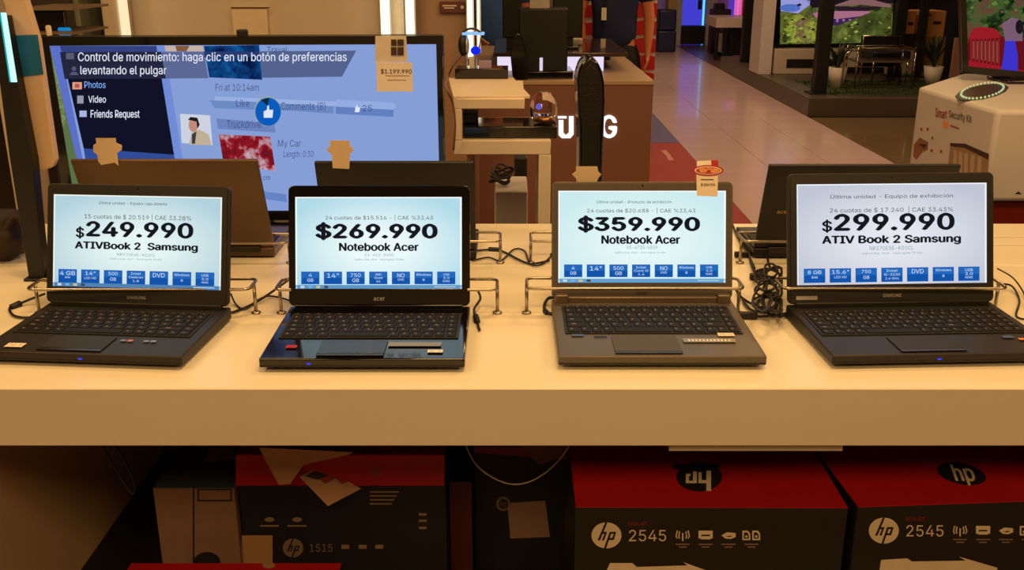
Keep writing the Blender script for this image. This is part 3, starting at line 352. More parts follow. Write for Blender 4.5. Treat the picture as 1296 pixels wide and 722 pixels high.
mb = MB(); mb.box((xp+.001, YF+.04, .24), (2.03, YB-.02, .262), M('dark_shelf', (28, 22, 20), .6)); mb.build('shelf', ct)
a = PY(847, 565, YF+.02); b = PY(1066, 571, YF+.02)
mb = MB(); mb.box((a.x, YF+.020, b.z), (b.x, YF+.03, ZC-.098), fascia_m); mb.build('lower_strip', ct)

# ================================================================== LAPTOPS (front row)
def lap_text(cv, mb, rows, dark):
    for st, x0, x1, y0, y1, bold, m in rows: cv.text(mb, st, x0, x1, y0, y1, m, 2, bold)
INK = E((22, 24, 30)); INKG = E((48, 60, 70)); INKL = E((128, 150, 160))
def keyboard(root, W, D, back, front, xm, cols, body, keym=key_m):
    """keys as sub-parts of the keyboard part; local coordinates, deck top at z=.026"""
    z = .0262
    mb = MB(); mb.box((-W/2+xm-.003, -front-.003, z-.002), (W/2-xm+.003, -back+.003, z+.0004), M('keyboard_well', (14, 12, 11), .6))
    kb = mb.build('keyboard', root, world=False)
    w = W-2*xm; rows = 6; rh = (front-back)/(rows-.4); cache = {}
    y = -back
    for r in range(rows):
        h = rh*.6 if r == 0 else rh
        if r == 5: ws = [1.2, 1, 1, 1, 5.2, 1, 1, 1]+[1]*(cols-12)
        elif r == 4: ws = [1.9]+[1]*10+[2.1]+[1]*(cols-14)
        elif r == 3: ws = [1.6]+[1]*11+[1.4]+[1]*(cols-14)
        elif r == 2: ws = [1.4]+[1]*12+[.6]+[1]*(cols-14)
        elif r == 1: ws = [1]*13+[1]+[1]*(cols-14)
        else: ws = [.94]*(cols+1)
        tot = sum(ws); x = -w/2
        for i, q in enumerate(ws):
            kw = w*q/tot; key = (round(kw, 4), round(h, 4))
            g = .0014
            if key not in cache:
                mb = MB(); a, b, t = kw/2-g, h/2-g, .0022
                c = .0012
                mb.faces([(-a, -b, 0), (a, -b, 0), (a, b, 0), (-a, b, 0), (-a+c, -b+c, t), (a-c, -b+c, t), (a-c, b-c, t), (-a+c, b-c, t)],
                         [(4, 5, 6, 7), (0, 1, 5, 4), (1, 2, 6, 5), (2, 3, 7, 6), (3, 0, 4, 7)], keym)
                if q < 3:
                    mb.faces([(-a*.5, -b*.1, t+.0001), (-a*.05, -b*.1, t+.0001), (-a*.05, b*.5, t+.0001), (-a*.5, b*.5, t+.0001)], [(0, 1, 2, 3)], legend_m)
                o = mb.build('key', kb, world=False); cache[key] = o.data
            else:
                o = bpy.data.objects.new('key', cache[key]); COL.objects.link(o); o.parent = kb
            o.location = (x+kw/2, y-h/2, z+.0004); x += kw
        y -= h
    return kb

def laptop(label, lid, act, yfront, yaw, tilt, body, lidm, bezel, centre, edge, hinge='bar', cols=15, km=.018, ztop=.026, gloss=False, Wadd=0):
    """lid, act: photo rectangles (x0,y0,x1,y1) of lid and lit page; the base runs from the hinge to row yfront"""
    zh = ZC+ztop+.003; cx = (lid[0]+lid[2])/2
    H0 = PZ(cx, lid[3], zh)
    Rz = Matrix.Rotation(yaw, 4, 'Z')
    n = (Rz @ Vector((0, -math.cos(tilt), math.sin(tilt)))).normalized(); ux = Rz @ Vector((1, 0, 0)); uv = Rz @ Vector((0, math.sin(tilt), math.cos(tilt)))
    def uvof(px, py): q = PP(px, py, H0, n)-H0; return q.dot(ux), q.dot(uv)
    my = (lid[1]+lid[3])/2
    l0 = uvof(lid[0], my)[0]; l1 = uvof(lid[2], my)[0]; lt = uvof(cx, lid[1])[1]
    my = (act[1]+act[3])/2
    a0 = uvof(act[0], my)[0]; a1 = uvof(act[2], my)[0]; ab = uvof(cx, act[3])[1]; at = uvof(cx, act[1])[1]
    xc = (l0+l1)/2; W = l1-l0+Wadd
    org = H0+ux*xc; org.z = ZC
    l0 -= xc; l1 -= xc; a0 -= xc; a1 -= xc
    fr = PZ(cx, yfront, ZC+ztop); D = abs((fr-org).dot(Rz @ Vector((0, 1, 0))))
    root = thing('laptop', org, label, 'laptop', 'laptops in the front row on the counter', rz=yaw)
    y0 = .014                                            # base sticks out behind the hinge
    mb = MB(); mb.prism([(-W/2, y0, .004), (-W/2+.001, -D, .008), (-W/2+.001, -D, ztop-.002), (-W/2, y0, ztop)], (W, 0, 0), body, bev=.003)
    for fx in (-.4, .4):
        for fy in (-.03, -D+.03): mb.box((W*fx-.01, fy-.004, 0), (W*fx+.01, fy+.004, .006), blackm)
    # front lip and side ports
    base = mb.build('base', root, world=False)
    mb = MB(); mb.box((-W/2+.0015, -D-.0006, .010), (W/2-.0015, -D+.002, .0125), M('base_seam', (12, 11, 10), .5)); mb.build('base_seam', root, world=False)
    pb = .62*D
    keyboard(root, W, D, .030, pb, km, cols, body)
    mb = MB(); mb.box((-.055-.02, -D+.018, ztop-.0005), (.055-.02, -pb-.014, ztop+.0006), M(label[:12]+' pad', (30, 26, 24) if body is body1 else (74, 66, 58), .6) if not gloss else M('pad_gloss', (26, 24, 24), .25), bev=.0003, seg=1); mb.build('touchpad', root, world=False)
    mb = MB(); mb.box((-.055-.02, -D+.008, ztop-.0005), (.055-.02, -D+.016, ztop+.0009), M('pad_button', (34, 30, 28), .35), bev=.0003, seg=1); mb.build('touchpad_button', root, world=False)
    # lid in its own tilted frame
    L = Matrix.Translation((0, 0, zh-ZC)) @ Matrix.Rotation(-tilt, 4, 'X')
    mb = MB(); th = .010
    # rounded rectangle ring + back
    def rr(x0, x1, z0, z1, r, y):
        P = []
        for cx_, cz_, a_ in ((x1-r, z1-r, 0), (x0+r, z1-r, 90), (x0+r, z0+r, 180), (x1-r, z0+r, 270)):
            for k in range(5): t = R(a_+k*22.5); P.append((cx_+r*math.cos(t), y, cz_+r*math.sin(t)))
        return P
    mb.prism(rr(l0, l1, .002, lt, .010, .001), (0, th, 0), lidm, mtx=L, bev=.0015)
    mb.build('lid', root, world=False)
    mb = MB(); m4 = .0045
    o4 = [(l0+m4, 0, .004), (l1-m4, 0, .004), (l1-m4, 0, lt-m4), (l0+m4, 0, lt-m4)]; i4 = [(a0, 0, ab), (a1, 0, ab), (a1, 0, at), (a0, 0, at)]
    f4 = [(x, -.0012, z) for x, _, z in o4]; g4 = [(x, -.0012, z) for x, _, z in i4]; h4 = [(x, .0008, z) for x, _, z in i4]; e4 = [(x, .002, z) for x, _, z in o4]
    fs = []
    for i in range(4):
        j = (i+1) % 4; fs += [(i, j, 4+j, 4+i), (4+i, 4+j, 8+j, 8+i), (j, i, 12+i, 12+j)]
    mb.faces(f4+g4+h4+e4, fs, bezel, mtx=L); mb.build('bezel', root, world=False)
    mb = MB(); mb.faces([L @ Vector((x, .0004, z)) for x, _, z in i4], [(0, 1, 2, 3)], E_screen(label[:20]+' page', centre, edge)); scr = mb.build('screen', root, world=False)
    def fn(px, py, l):
        u = a0+(px-act[0])/(act[2]-act[0])*(a1-a0); v = at-(py-act[1])/(act[3]-act[1])*(at-ab)
        return L @ Vector((u, .0004-.00015*l, v))
    cv = Canvas(fn)
    # hinges
    if hinge == 'bar':
        mb = MB(); mb.box((l0+.012, -.006, ztop-.001), (l1-.012, .006, ztop+.009), lidm, bev=.002)
        mb.build('hinge_bar', root, world=False)
    else:
        mb = MB(); mb.box((l0+.03, -.008, ztop-.001), (l1-.03, .005, ztop+.011), M('hinge_metal', (120, 105, 88), .35, .6), bev=.002); mb.build('hinge_bar', root, world=False)
        for sx in (l0+.018, l1-.018):
            mb = MB(); mb.box((sx-.012, -.012, ztop-.001), (sx+.012, .006, ztop+.016), M('hinge_metal', (120, 105, 88), .35, .6), bev=.002); mb.build('hinge', root, world=False)
    # webcam
    mb = MB(); mb.lathe([(.0015, 0), (.0015, .0004)], blackg, mtx=L @ Matrix.Translation((0, -.0013, lt-.008)) @ Matrix.Rotation(R(90), 4, 'X'), seg=10); mb.build('webcam', root, world=False)
    return dict(root=root, cv=cv, scr=scr, W=W, D=D, act=act, L=L, lt=lt, l0=l0, l1=l1, z=ztop, ab=ab)

def page(lp, rows, tiles, bluetile, taskbar, frame=None):
    cv, scr, a = lp['cv'], lp['scr'], lp['act']
    mb = MB()
    for st, x0, x1, y0, y1, bold, m in rows: cv.text(mb, st, x0, x1, y0, y1, m, 3, bold)
    mb.build('lettering', scr, world=False)
    if taskbar:
        mb = MB(); cv.rect(mb, a[0], a[3]-5, a[2], a[3], E(taskbar), 1)
        for i, c in enumerate(((200, 215, 225), (120, 170, 220), (210, 190, 140), (60, 70, 90))): cv.rect(mb, a[0]+6+i*10, a[3]-4, a[0]+11+i*10, a[3]-1, E(c), 2)
        cv.rect(mb, a[2]-35, a[3]-3.4, a[2]-8, a[3]-2, E((170, 200, 220)), 2)
        mb.build('taskbar', scr, world=False)
    if frame:
        mb = MB(); cv.rect(mb, a[0], a[1], a[0]+1.8, a[3], E(frame)); cv.rect(mb, a[2]-2.2, a[1], a[2], a[3], E(frame)); cv.rect(mb, a[0], a[1], a[2], a[1]+1.6, E(frame))
        mb.build('page_border', scr, world=False)
    tw, y0, y1, x0, pitch = bluetile
    for i, t in enumerate(tiles):
        x = x0+i*pitch; mb = MB(); cv.rect(mb, x, y0, x+tw, y1, E((18, 84, 170)), 1); cv.rect(mb, x+.8, y0+.8, x+tw-.8, (y0+y1)/2, E((34, 104, 188)), 2)
        n = len(t)
        for k, (s_, sz) in enumerate(t):
            wd = min(tw*.82, len(s_)*sz*.72); cx = x+tw/2; yy = y0+2.2+k*((y1-y0-3)/max(2, n))
            cv.text(mb, s_, cx-wd/2, cx+wd/2, yy, yy+sz*.78, E((190, 215, 245)), 3, .02)
        mb.build('spec_tile', scr, world=False)
def sticker(lp, x, y, w, h, m, name='sticker', txt=None, tm=None, lift=.0004):
    """flat sticker on the palm rest, x from the middle, y from the hinge (negative to the front)"""
    z = lp['z']+.0006; mb = MB(); mb.box((x-w/2, y-h/2, z-.0002), (x+w/2, y+h/2, z+lift), m)
    if txt:
        V, Fs = text_geo(txt, .01); ax, bx = min(v[0] for v in V), max(v[0] for v in V); ay, by = min(v[1] for v in V), max(v[1] for v in V)
        mb.faces([(x-w*.4+(a-ax)/(bx-ax)*w*.8, y-h*.25+(b-ay)/(by-ay)*h*.5, z+lift+.0001) for a, b in V], Fs, tm or blackm)
    return mb.build(name, lp['root'], world=False)
def lid_logo(lp, txt, w, h, v, m):
    mb = MB(); V, Fs = text_geo(txt, .01); ax, bx = min(q[0] for q in V), max(q[0] for q in V); ay, by = min(q[1] for q in V), max(q[1] for q in V)
    mb.faces([lp['L'] @ Vector((-w/2+(a-ax)/(bx-ax)*w, -.0016, v+(b-ay)/(by-ay)*h)) for a, b in V], Fs, m); mb.build('maker_lettering', lp['root'], world=False)
def led(lp, x, rgb=(70, 70, 255)):
    mb = MB(); mb.box((x-.003, -lp['D']-.0012, .014), (x+.003, -lp['D']+.001, .0165), E(rgb)); mb.build('power_light', lp['root'], world=False)
silver_ink = M('silver_print', (170, 165, 160), .4)

body1 = M('matte_charcoal', (27, 23, 21), .5, noise=.15, scale=200)
L1 = laptop('matte black laptop showing $249.990, leftmost of the front row', (59, 234, 290, 387), (67.5, 248, 280.5, 365), 449, R(-4.5), R(17),
            body1, body1, M('charcoal_bezel', (20, 18, 17), .4), (230, 246, 242), (178, 210, 222), km=.02)
page(L1, [('Última unidad - Equipo caja abierta', 125, 211, 255, 260.5, .0, INKG), ('15 cuotas de $ 20.519 | CAE 33.28%', 107, 242, 271, 279.5, .0, INKG),
          ('$', 96, 107, 288, 304, .05, INK), ('249.990', 109, 245, 281, 301, .085, INK), ('ATIVBook 2  Samsung', 95, 251, 307, 319, .075, INK),
          ('NP270E4E-K02CL', 149, 198, 321, 324.5, 0, INKL), ('sujeto a disp. stock - hasta agotar 30 dias', 140, 206, 327, 330, 0, INKL)],
     [[('4 GB', 7), ('RAM', 3)], [('14"', 6), ('LED HD', 3.6)], [('500', 5.5), ('GB', 5.5)], [('Intel', 3.6), ('Celeron', 3.6), ('1.8', 3.6)], [('DVD', 7)], [('Windows', 4), ('8', 4)], [('USB', 4), ('3.0', 4), ('HDMI', 3)]],
     (23.5, 343, 360, 74.5, 29), (80, 130, 180), (242, 246, 236))
sticker(L1, -.118, -.200, .030, .017, paper, txt='70 9', tm=brown_card)
for i, (x, c) in enumerate(((.052, (110, 125, 170)), (.064, (190, 120, 90)), (.092, (120, 130, 160)), (.104, (140, 140, 165)))):
    sticker(L1, x, -.166, .009, .007, M('palm_sticker_%d' % i, c, .4))
lid_logo(L1, 'SAMSUNG', .036, .0055, .012, silver_ink); led(L1, .004)

L2 = laptop('glossy black laptop showing $269.990, second from the left in the front row', (365, 235, 594.7, 389), (374, 249.5, 584.5, 366), 453, 0, R(17),
            blackg, blackg, blackg, (236, 250, 250), (176, 218, 232), km=.017, gloss=True)
page(L2, [('24 cuotas de $15.516 - | CAE %33,43', 412, 548, 272, 279.5, 0, INKG), ('$269.990', 399, 554, 281, 304.5, .085, INK), ('Notebook Acer', 429, 530, 307.5, 318, .075, INK),
          ('E1-422-3450', 462, 498, 321, 324.5, 0, INKL), ('sujeto a disp. stock - hasta agotar 30 dias', 449, 511, 327, 330.5, 0, INKL)],
     [[('4', 5.5), ('GB', 5.5)], [('14"', 7)], [('750', 6), ('GB', 6)], [('AMD', 3.6), ('Quad', 3.6), ('A4', 3.6)], [('NO', 6.5), ('DVD', 3.6)], [('Windows', 4), ('8', 4)], [('USB', 3.6), ('3.0', 3.6), ('HDMI', 3)]],
     (23, 344, 360, 381, 28.7), (90, 150, 200), (246, 252, 250))
sticker(L2, .082, -.178, .088, .017, M('silver_sticker', (150, 140, 120), .35, .4)); sticker(L2, .118, -.208, .025, .011, M('white_sticker', (240, 235, 225), .5), txt='ABC 25', tm=blackm)
sticker(L2, -.122, -.188, .018, .012, M('red_sticker', (170, 30, 35), .4)); lid_logo(L2, 'acer', .020, .006, .012, silver_ink); led(L2, -.085)

body3 = M('warm_grey_metal', (92, 84, 74), .45, .15, noise=.08, scale=150)
L3 = laptop('warm grey metal laptop showing $359.990, third in the front row', (698.4, 230, 927.5, 380), (706.6, 241.6, 918.5, 358), 450, 0, R(17),
            body3, body3, M('grey_bezel', (78, 70, 62), .45, .1), (230, 248, 248), (202, 234, 238), hinge='two', km=.020)
page(L3, [('Última unidad - Producto de exhibición', 755, 850, 253, 257.5, 0, INKG), ('24 cuotas de $20.688 - | CAE %33,43', 743, 880, 263, 270.5, 0, INKG), ('$359.990', 731, 886, 272.5, 295, .085, INK), ('Notebook Acer', 761, 861, 298, 309, .075, INK),
          ('V5-473G-6839', 793, 832, 311, 315.5, 0, INKL), ('sujeto a disp. stock - hasta agotar 30 dias', 778, 842, 318.5, 321.5, 0, INKL)],
     [[('4', 5.5), ('GB', 5.5)], [('14"', 7)], [('500', 6), ('GB', 6)], [('Intel', 3.6), ('Core i5', 3.6), ('1.6', 3.6)], [('NO', 6.5), ('DVD', 3.6)], [('Windows', 4), ('8', 4)], [('USB', 3.6), ('3.0', 3.6), ('HDMI', 3)]],
     (23, 335, 351, 714, 28.7), (100, 160, 205), (246, 252, 250))
sticker(L3, .088, -.200, .088, .017, M('silver_sticker', (150, 140, 120), .35, .4), txt='------------', tm=paper); sticker(L3, .122, -.173, .028, .014, paper, txt='ABC 10', tm=brown_card)
sticker(L3, -.132, -.176, .020, .009, M('blue_sticker', (60, 85, 130), .4)); sticker(L3, -.094, -.182, .022, .004, blackm, 'slot')
lid_logo(L3, 'acer', .022, .006, .010, blackm)

L4 = laptop('black laptop with number pad showing $299.990, rightmost of the front row', (997.5, 219, 1258, 385), (1008.4, 232.5, 1248.7, 359.7), 448, R(2.5), R(17),
            body1, body1, M('charcoal_bezel', (20, 18, 17), .4), (228, 230, 240), (192, 198, 212), cols=19, km=.016)
page(L4, [('Última unidad - Equipo de exhibición', 1051, 1206, 245, 252, 0, INKG), ('24 cuotas de $ 17.240  | CAE 33.43%', 1050, 1206, 261.5, 270, 0, INKG), ('$', 1040, 1053, 277, 294, .05, INK), ('299.990', 1055, 1208, 270, 292, .085, INK),
          ('ATIV Book 2 Samsung', 1040, 1216, 297.5, 310.5, .075, INK), ('NP270E5E-K01CL', 1100, 1156, 311.5, 316.5, 0, INKL), ('sujeto a disp. stock - hasta agotar 30 dias', 1090, 1167, 319, 322.5, 0, INKL)],
     [[('8 GB', 6), ('RAM', 3.4)], [('15.6"', 6), ('LED HD', 3.6)], [('750', 5.5), ('GB', 5.5)], [('Intel', 4), ('i5-3230', 4), ('2.6 GHz', 3.4)], [('DVD', 7)], [('Windows', 4), ('8', 4)], [('USB', 4.6), ('3.0', 4.6), ('HDMI', 3.4)]],
     (27, 339, 357, 1017, 32.6), None, (240, 242, 250))
sticker(L4, .132, -.167, .018, .011, M('blue_sticker', (60, 85, 130), .4)); sticker(L4, .150, -.178, .010, .008, M('orange_sticker', (220, 130, 50), .4))
lid_logo(L4, 'SAMSUNG', .034, .006, .013, silver_ink); led(L4, -.015)
mb = MB(); mb.box((-.07-.11, -.0016, .010), (-.04-.10, -.0014, .017), silver_ink, mtx=L4['L']); mb.build('lid_print', L4['root'], world=False)

# ================================================================== LAPTOPS (back row, seen from behind)
def back_laptop(label, top, ybase, Hl, lean, m, edge_m, D=.19):
    """top: (x0,x1,y) of the lid's top edge; ybase: row where the rear edge of the base meets the counter"""
    cx = (top[0]+top[1])/2; b = PZ(cx, ybase, ZC); yr = b.y
    yt = yr+.012-Hl*math.sin(lean)
    p0 = PY(top[0], top[2], yt); p1 = PY(top[1], top[2], yt); W = p1.x-p0.x; H = (p0.z-ZC-.026)/math.cos(lean)
    root = thing('laptop', ((p0.x+p1.x)/2, yr, ZC), label, 'laptop', 'laptops in the back row facing away')
    mb = MB(); mb.box((-W/2, 0, .004), (W/2, D, .024), m, bev=.004)
    for fx in (-.4, .4):
        for fy in (.03, D-.03): mb.box((W*fx-.01, fy-.004, 0), (W*fx+.01, fy+.004, .006), blackm)
    mb.build('base', root, world=False)
    Lm = Matrix.Translation((0, .014, .026)) @ Matrix.Rotation(lean, 4, 'X')
    mb = MB(); mb.box((-W/2, -.010, 0), (W/2, 0, H), m, mtx=Lm, bev=.004); mb.build('lid', root, world=False)
    mb = MB(); mb.faces([Lm @ Vector(v) for v in ((-W/2+.012, .0008, .02), (W/2-.012, .0008, .02), (W/2-.012, .0008, H-.012), (-W/2+.012, .0008, H-.012))], [(3, 2, 1, 0)], E((200, 222, 230), .6)); mb.build('screen', root, world=False)
    mb = MB(); mb.box((-W/2+.03, -.004, .014), (W/2-.03, .012, .028), edge_m, bev=.003); mb.build('hinge_bar', root, world=False)
    mb = MB(); mb.box((-W/2+.01, .04, .0245), (W/2-.01, D*.6, .0262), key_m); mb.build('keyboard', root, world=False)
    return root, Lm, W, H
lidbrown = M('bronze_lid', (100, 78, 58), .38, .5, noise=.05, scale=8)
BL1 = back_laptop('bronze-lidded laptop seen from behind, in front of the television', (91, 327, 200), 327, .22, R(22), lidbrown, M('dark_hinge', (30, 24, 20), .4))
BL2 = back_laptop('black laptop seen from behind, beside the price-tagged television\'s right side', (398, 600, 203), 331, .22, R(18), blackm, blackm)
BL3 = back_laptop('wide black laptop seen from behind, left-behind the $299.990 laptop', (973, 1216, 207), 328, .22, R(20), blackm, M('dark_hinge', (30, 24, 20), .4))
root, Lm, W, H = BL3
mb = MB(); V, Fs = text_geo('acer', .02)
mb.faces([Lm @ Vector((-W/2+.035+v[0]*.018, -.0104, .095+v[1]*.018)) for v in V], Fs, M('gold_print', (200, 160, 90), .4, .5)); mb.build('maker_lettering', root, world=False)

# ================================================================== STEEL GUARD RAILS
def rail(x0, x1, yf, yb, yleg, zt, label, pxl, feet=.009):
    A, B = PY(x0, pxl, yf).x, PY(x1, pxl, yf).x
    root = thing('security_rail', ((A+B)/2, yleg, ZC), label, 'rail', 'steel security rails around the laptops')
    r = .012; mb = MB()
    loop = []
    for cx, cy, a0 in ((B-r, yb-r, 0), (A+r, yb-r, 90), (A+r, yf+r, 180), (B-r, yf+r, 270)):
        for k in range(4): t = R(a0+k*30); loop.append((cx+r*math.cos(t), cy+r*math.sin(t), zt))
    mb.tube(loop, .0031, chrome, closed=True, smooth_path=False); mb.build('loop', root)
    for x in (A, B):
        mb = MB(); mb.tube([(x, yleg, zt), (x, yleg, ZC+.002)], .0033, chrome); mb.build('post', root)
        mb = MB(); mb.lathe([(feet, 0), (feet, .003), (.005, .005)], chrome, c=(x, yleg, ZC)); mb.build('foot', root)
rail(33, 315, 1.722, 1.785, 1.757, .9592, 'steel rail loop around the leftmost front laptop', 366)
rail(348, 629, 1.722, 1.785, 1.757, .9588, 'steel rail loop around the glossy black front laptop', 367)
rail(667, 942, 1.722, 1.785, 1.757, .9610, 'steel rail loop around the warm grey front laptop', 363)
rail(992, 1276, 1.722, 1.785, 1.757, .9610, 'steel rail loop around the rightmost front laptop', 363)
rail(150, 362, 2.055, 2.128, 2.08, .953, 'steel rail loop at the bronze-lidded laptop', 308)
rail(420, 633, 2.055, 2.128, 2.08, .957, 'steel rail loop at the back-row laptop between $249.990 and $269.990', 306)
rail(672, 905, 2.055, 2.128, 2.08, .957, 'steel rail loop behind the laptop showing $359.990', 306)
rail(942, 1200, 2.055, 2.128, 2.08, .957, 'steel rail loop at the wide back-row black laptop', 306)

# ================================================================== CORDS ON THE COUNTER
def cordp(pts, z=ZC+.004):
    out = []
    for p in pts:
        if len(p) == 2: out.append(PZ(p[0], p[1], z))
        else: out.append(PZ(p[0], p[1], ZC+p[2]))
    return out
def cord(pts, label, r=.0024, plugs=(), m=None, group=None):
    P = cordp(pts); P[0].z = max(P[0].z, ZC+r)
    root = thing('power_cord', (P[0].x, P[0].y, ZC), label, 'cord', group)
    mb = MB(); mb.tube(P, r, m or cord_m); mb.build('lead', root)
    for (i, l, rr) in plugs:
        d = (P[min(i+1, len(P)-1)]-P[max(i-1, 0)]).normalized()
        mb = MB(); mb.tube([P[i]-d*l/2, P[i]-d*l*.4, P[i]+d*l*.4, P[i]+d*l/2], lambda t: rr*(.7 if t in (0, 1) else 1), cord_m, smooth_path=False); mb.build('plug', root)
    return root
cord([(57, 372, .02), (36, 380, .01), (20, 387), (12, 391), (18, 400), (38, 402), (56, 394)], 'black cord with thick plug left of the laptop showing $249.990', plugs=((2, .022, .007),))
cord([(244, 368, .04), (262, 380, .02), (277, 394), (292, 396), (318, 386), (338, 374, .012), (352, 364, .02), (366, 354, .03)], 'black cord running from the $249.990 laptop to the $269.990 laptop')
cord([(292, 372, .02), (299, 386), (310, 391), (326, 380), (340, 375), (358, 378), (385, 387)], 'thin black cord crossing the gap right of the $249.990 laptop', .0018)
cord([(604, 367, .03), (608, 378, .02), (600, 392, .012), (603, 404), (607, 418)], 'black cord with plug hanging at the right side of the $269.990 laptop', plugs=((3, .03, .006),))
cord([(704, 377, .02), (694, 378, .012), (689, 387), (691, 395), (700, 398)], 'black coiled cord left of the $359.990 laptop', .0032, plugs=((3, .016, .005),))
cord([(596, 318), (625, 316), (640, 320), (655, 328), (672, 334), (695, 330)], 'black cord with connector between the back-row rails', plugs=((1, .026, .0055),))
cord([(598, 330), (618, 326), (634, 330), (650, 316), (664, 318), (671, 334), (685, 335), (700, 322)], 'black cord looping between the back-row rails to the right', .002, plugs=((7, .02, .005),))
cord([(1262, 340, .03), (1282, 352, .02), (1296, 372, .01), (1300, 392)], 'thin black cord right of the $299.990 laptop, upper one', .0016)
cord([(1262, 360, .02), (1280, 362, .01), (1290, 380), (1286, 400), (1300, 405)], 'black cord right of the $299.990 laptop, lower one', .002)
# tangle between the third and fourth laptop
tg = thing('cord_tangle', PZ(975, 390, ZC), 'tangled heap of black cords between the $359.990 and $299.990 laptops', 'cord')
for k in range(17):
    cx, cy = random.uniform(962, 985), random.uniform(342, 388); P = []; n = 8; rx, ry = random.uniform(8, 17), random.uniform(7, 15); ph = random.random()*6
    for i in range(n):
        a = ph+i*2*math.pi/n; px = cx+rx*math.cos(a)*random.uniform(.8, 1.1); py = cy+ry*math.sin(a)*random.uniform(.8, 1.1)
        P.append(PZ(min(989, px), py, ZC+.004+.006*k*.5+random.uniform(0, .006)))
    mb = MB(); mb.tube(P, .0023, cord_m, closed=True, sub=4); mb.build('lead', tg)
for pts in ([(930, 395), (942, 398), (955, 401), (975, 400), (1000, 396)], [(955, 345), (950, 330), (948, 318), (944, 306)], [(975, 340), (972, 325), (985, 318)], [(940, 380), (950, 392), (968, 396), (992, 400), (1003, 392)], [(926, 282), (934, 300), (946, 320), (955, 340)], [(968, 372), (956, 385), (940, 378), (932, 368)]):
    mb = MB(); mb.tube(cordp(pts, ZC+.006), .0026, cord_m); mb.build('lead', tg)
for px, py, l in ((945, 399, .04), (958, 350, .03), (938, 322, .03)):
    p = PZ(px, py, ZC+.008); mb = MB(); mb.box((p.x-l/2, p.y-.006, ZC+.001), (p.x+l/2, p.y+.006, ZC+.014), cord_m, bev=.003); mb.build('plug', tg)

# ================================================================== TELEVISION 1
def television(label, o, n, bez, scr, zstand, stand_x, thick=.045, bezm=blackg, zbase=ZC, depth=.2):
    """bez, scr: photo corner lists TL, TR, BR, BL on the plane (o, n); n faces the viewer"""
    n = Vector(n).normalized(); B = [PP(x, y, o, n) for x, y in bez]; Sx = [PP(x, y, o, n) for x, y in scr]
    c = (B[2]+B[3])/2; root = thing('television', (c.x, c.y, zbase), label, 'television')
    mb = MB(); mb.prism([p-n*.006 for p in B], -n*thick, blackm, bev=.004); mb.build('housing', root)
    mb = MB(); vs = [p for p in B]+[p for p in Sx]+[p-n*.004 for p in Sx]+[p-n*.008 for p in B]; fs = []
    for i in range(4):
        j = (i+1) % 4; fs += [(i, 4+i, 4+j, j), (4+i, 8+i, 8+j, 4+j), (i, j, 12+j, 12+i)]
    mb.faces(vs, fs, bezm); bmesh.ops.recalc_face_normals(mb.bm, faces=mb.bm.faces[:]); mb.build('frame', root)
    if zstand:
        mb = MB(); q = c-n*(thick*.6); mb.box((q.x-.04, q.y-.015, zbase+.008), (q.x+.04, q.y+.015, c.z+.05), blackg, bev=.004); mb.build('neck', root)
        mb = MB(); mb.box((q.x-stand_x, q.y-depth/2, zbase), (q.x+stand_x, q.y+depth/2, zbase+.012), blackg, bev=.005); mb.build('stand_base', root)
    return root, Sx, n
YT = 2.375
tv, Sx, nT = television('large television showing a menu and a blue thumb button, behind the back-row laptops', (0, YT, 1), (0, -1, 0),
    [(50.5, 47), (560, 45), (563, 279), (84, 279)], [(62, 58), (552, 56), (557, 267), (96, 267)], True, .2, depth=.06)
mb = MB(); mb.faces([p-nT*.003 for p in Sx], [(3, 2, 1, 0)], E((134, 158, 214))); scr = mb.build('screen', tv)
cv = Canvas(plane_fn((0, YT+.003, 1), nT, .00025))
g = MB(); C = cv
C.poly(g, [(62, 58), (96, 267), (110, 267), (72, 58)], E((90, 112, 70)), 1)
g.build('picture_strip', scr)
g = MB(); C.poly(g, [(66, 75), (70, 75), (84, 155), (79, 160)], E_picture('leaf_strip', [(60, 80, 30), (170, 180, 110), (220, 225, 190)], 120)); g.build('leaf_picture', scr)
g = MB()
C.poly(g, [(63, 58), (76, 58), (118, 267), (106, 267), (97, 200)], E((92, 112, 200)), 2)
C.poly(g, [(76, 58), (198, 58), (201, 67), (78, 67)], E((52, 66, 128)), 2)
C.poly(g, [(78, 66), (200, 66), (222, 196), (106, 188)], E((17, 18, 38)), 2)
C.poly(g, [(106, 188), (222, 196), (234, 267), (118, 267)], E((48, 76, 150)), 2)
C.poly(g, [(198, 58), (208, 58), (242, 267), (232, 267)], E((112, 140, 214)), 3)
g.build('menu_panel', scr)
g = MB()
C.poly(g, [(208, 58), (256, 58), (258, 65), (210, 65)], E((196, 176, 166)), 3); C.poly(g, [(222, 58), (240, 58), (236, 65), (224, 65)], E((130, 90, 60)), 4)
g.build('header_picture', scr)
g = MB(); C.poly(g, [(258, 58), (328, 57), (332, 101), (265, 98)], E_picture('reef', [(6, 14, 44), (8, 26, 70), (12, 60, 120), (16, 90, 150), (110, 50, 80)], 16), 3); g.build('reef_picture', scr)
g = MB()
C.poly(g, [(76, 66), (204, 65.5), (210, 99.5), (82, 100)], E((36, 38, 62)), 4); C.poly(g, [(204, 65.5), (258, 65.3), (264, 99), (210, 99.5)], E((92, 104, 148)), 4)
C.poly(g, [(328, 65), (451, 64), (433, 97), (332, 98.5)], E((84, 98, 142)), 4); C.poly(g, [(258, 65.3), (328, 65), (329, 72), (259, 73)], E((40, 60, 110)), 4)
g.build('banner', scr)
WT = E((225, 230, 245)); DK = E((66, 84, 130))
g = MB()
C.text(g, 'Control de movimiento: haga clic en un botón de preferencias', 99, 439, 66, 80.5, WT, 6, .008, slope=.0)
C.text(g, 'levantando el pulgar', 102, 211, 83.5, 97, WT, 6, .008)
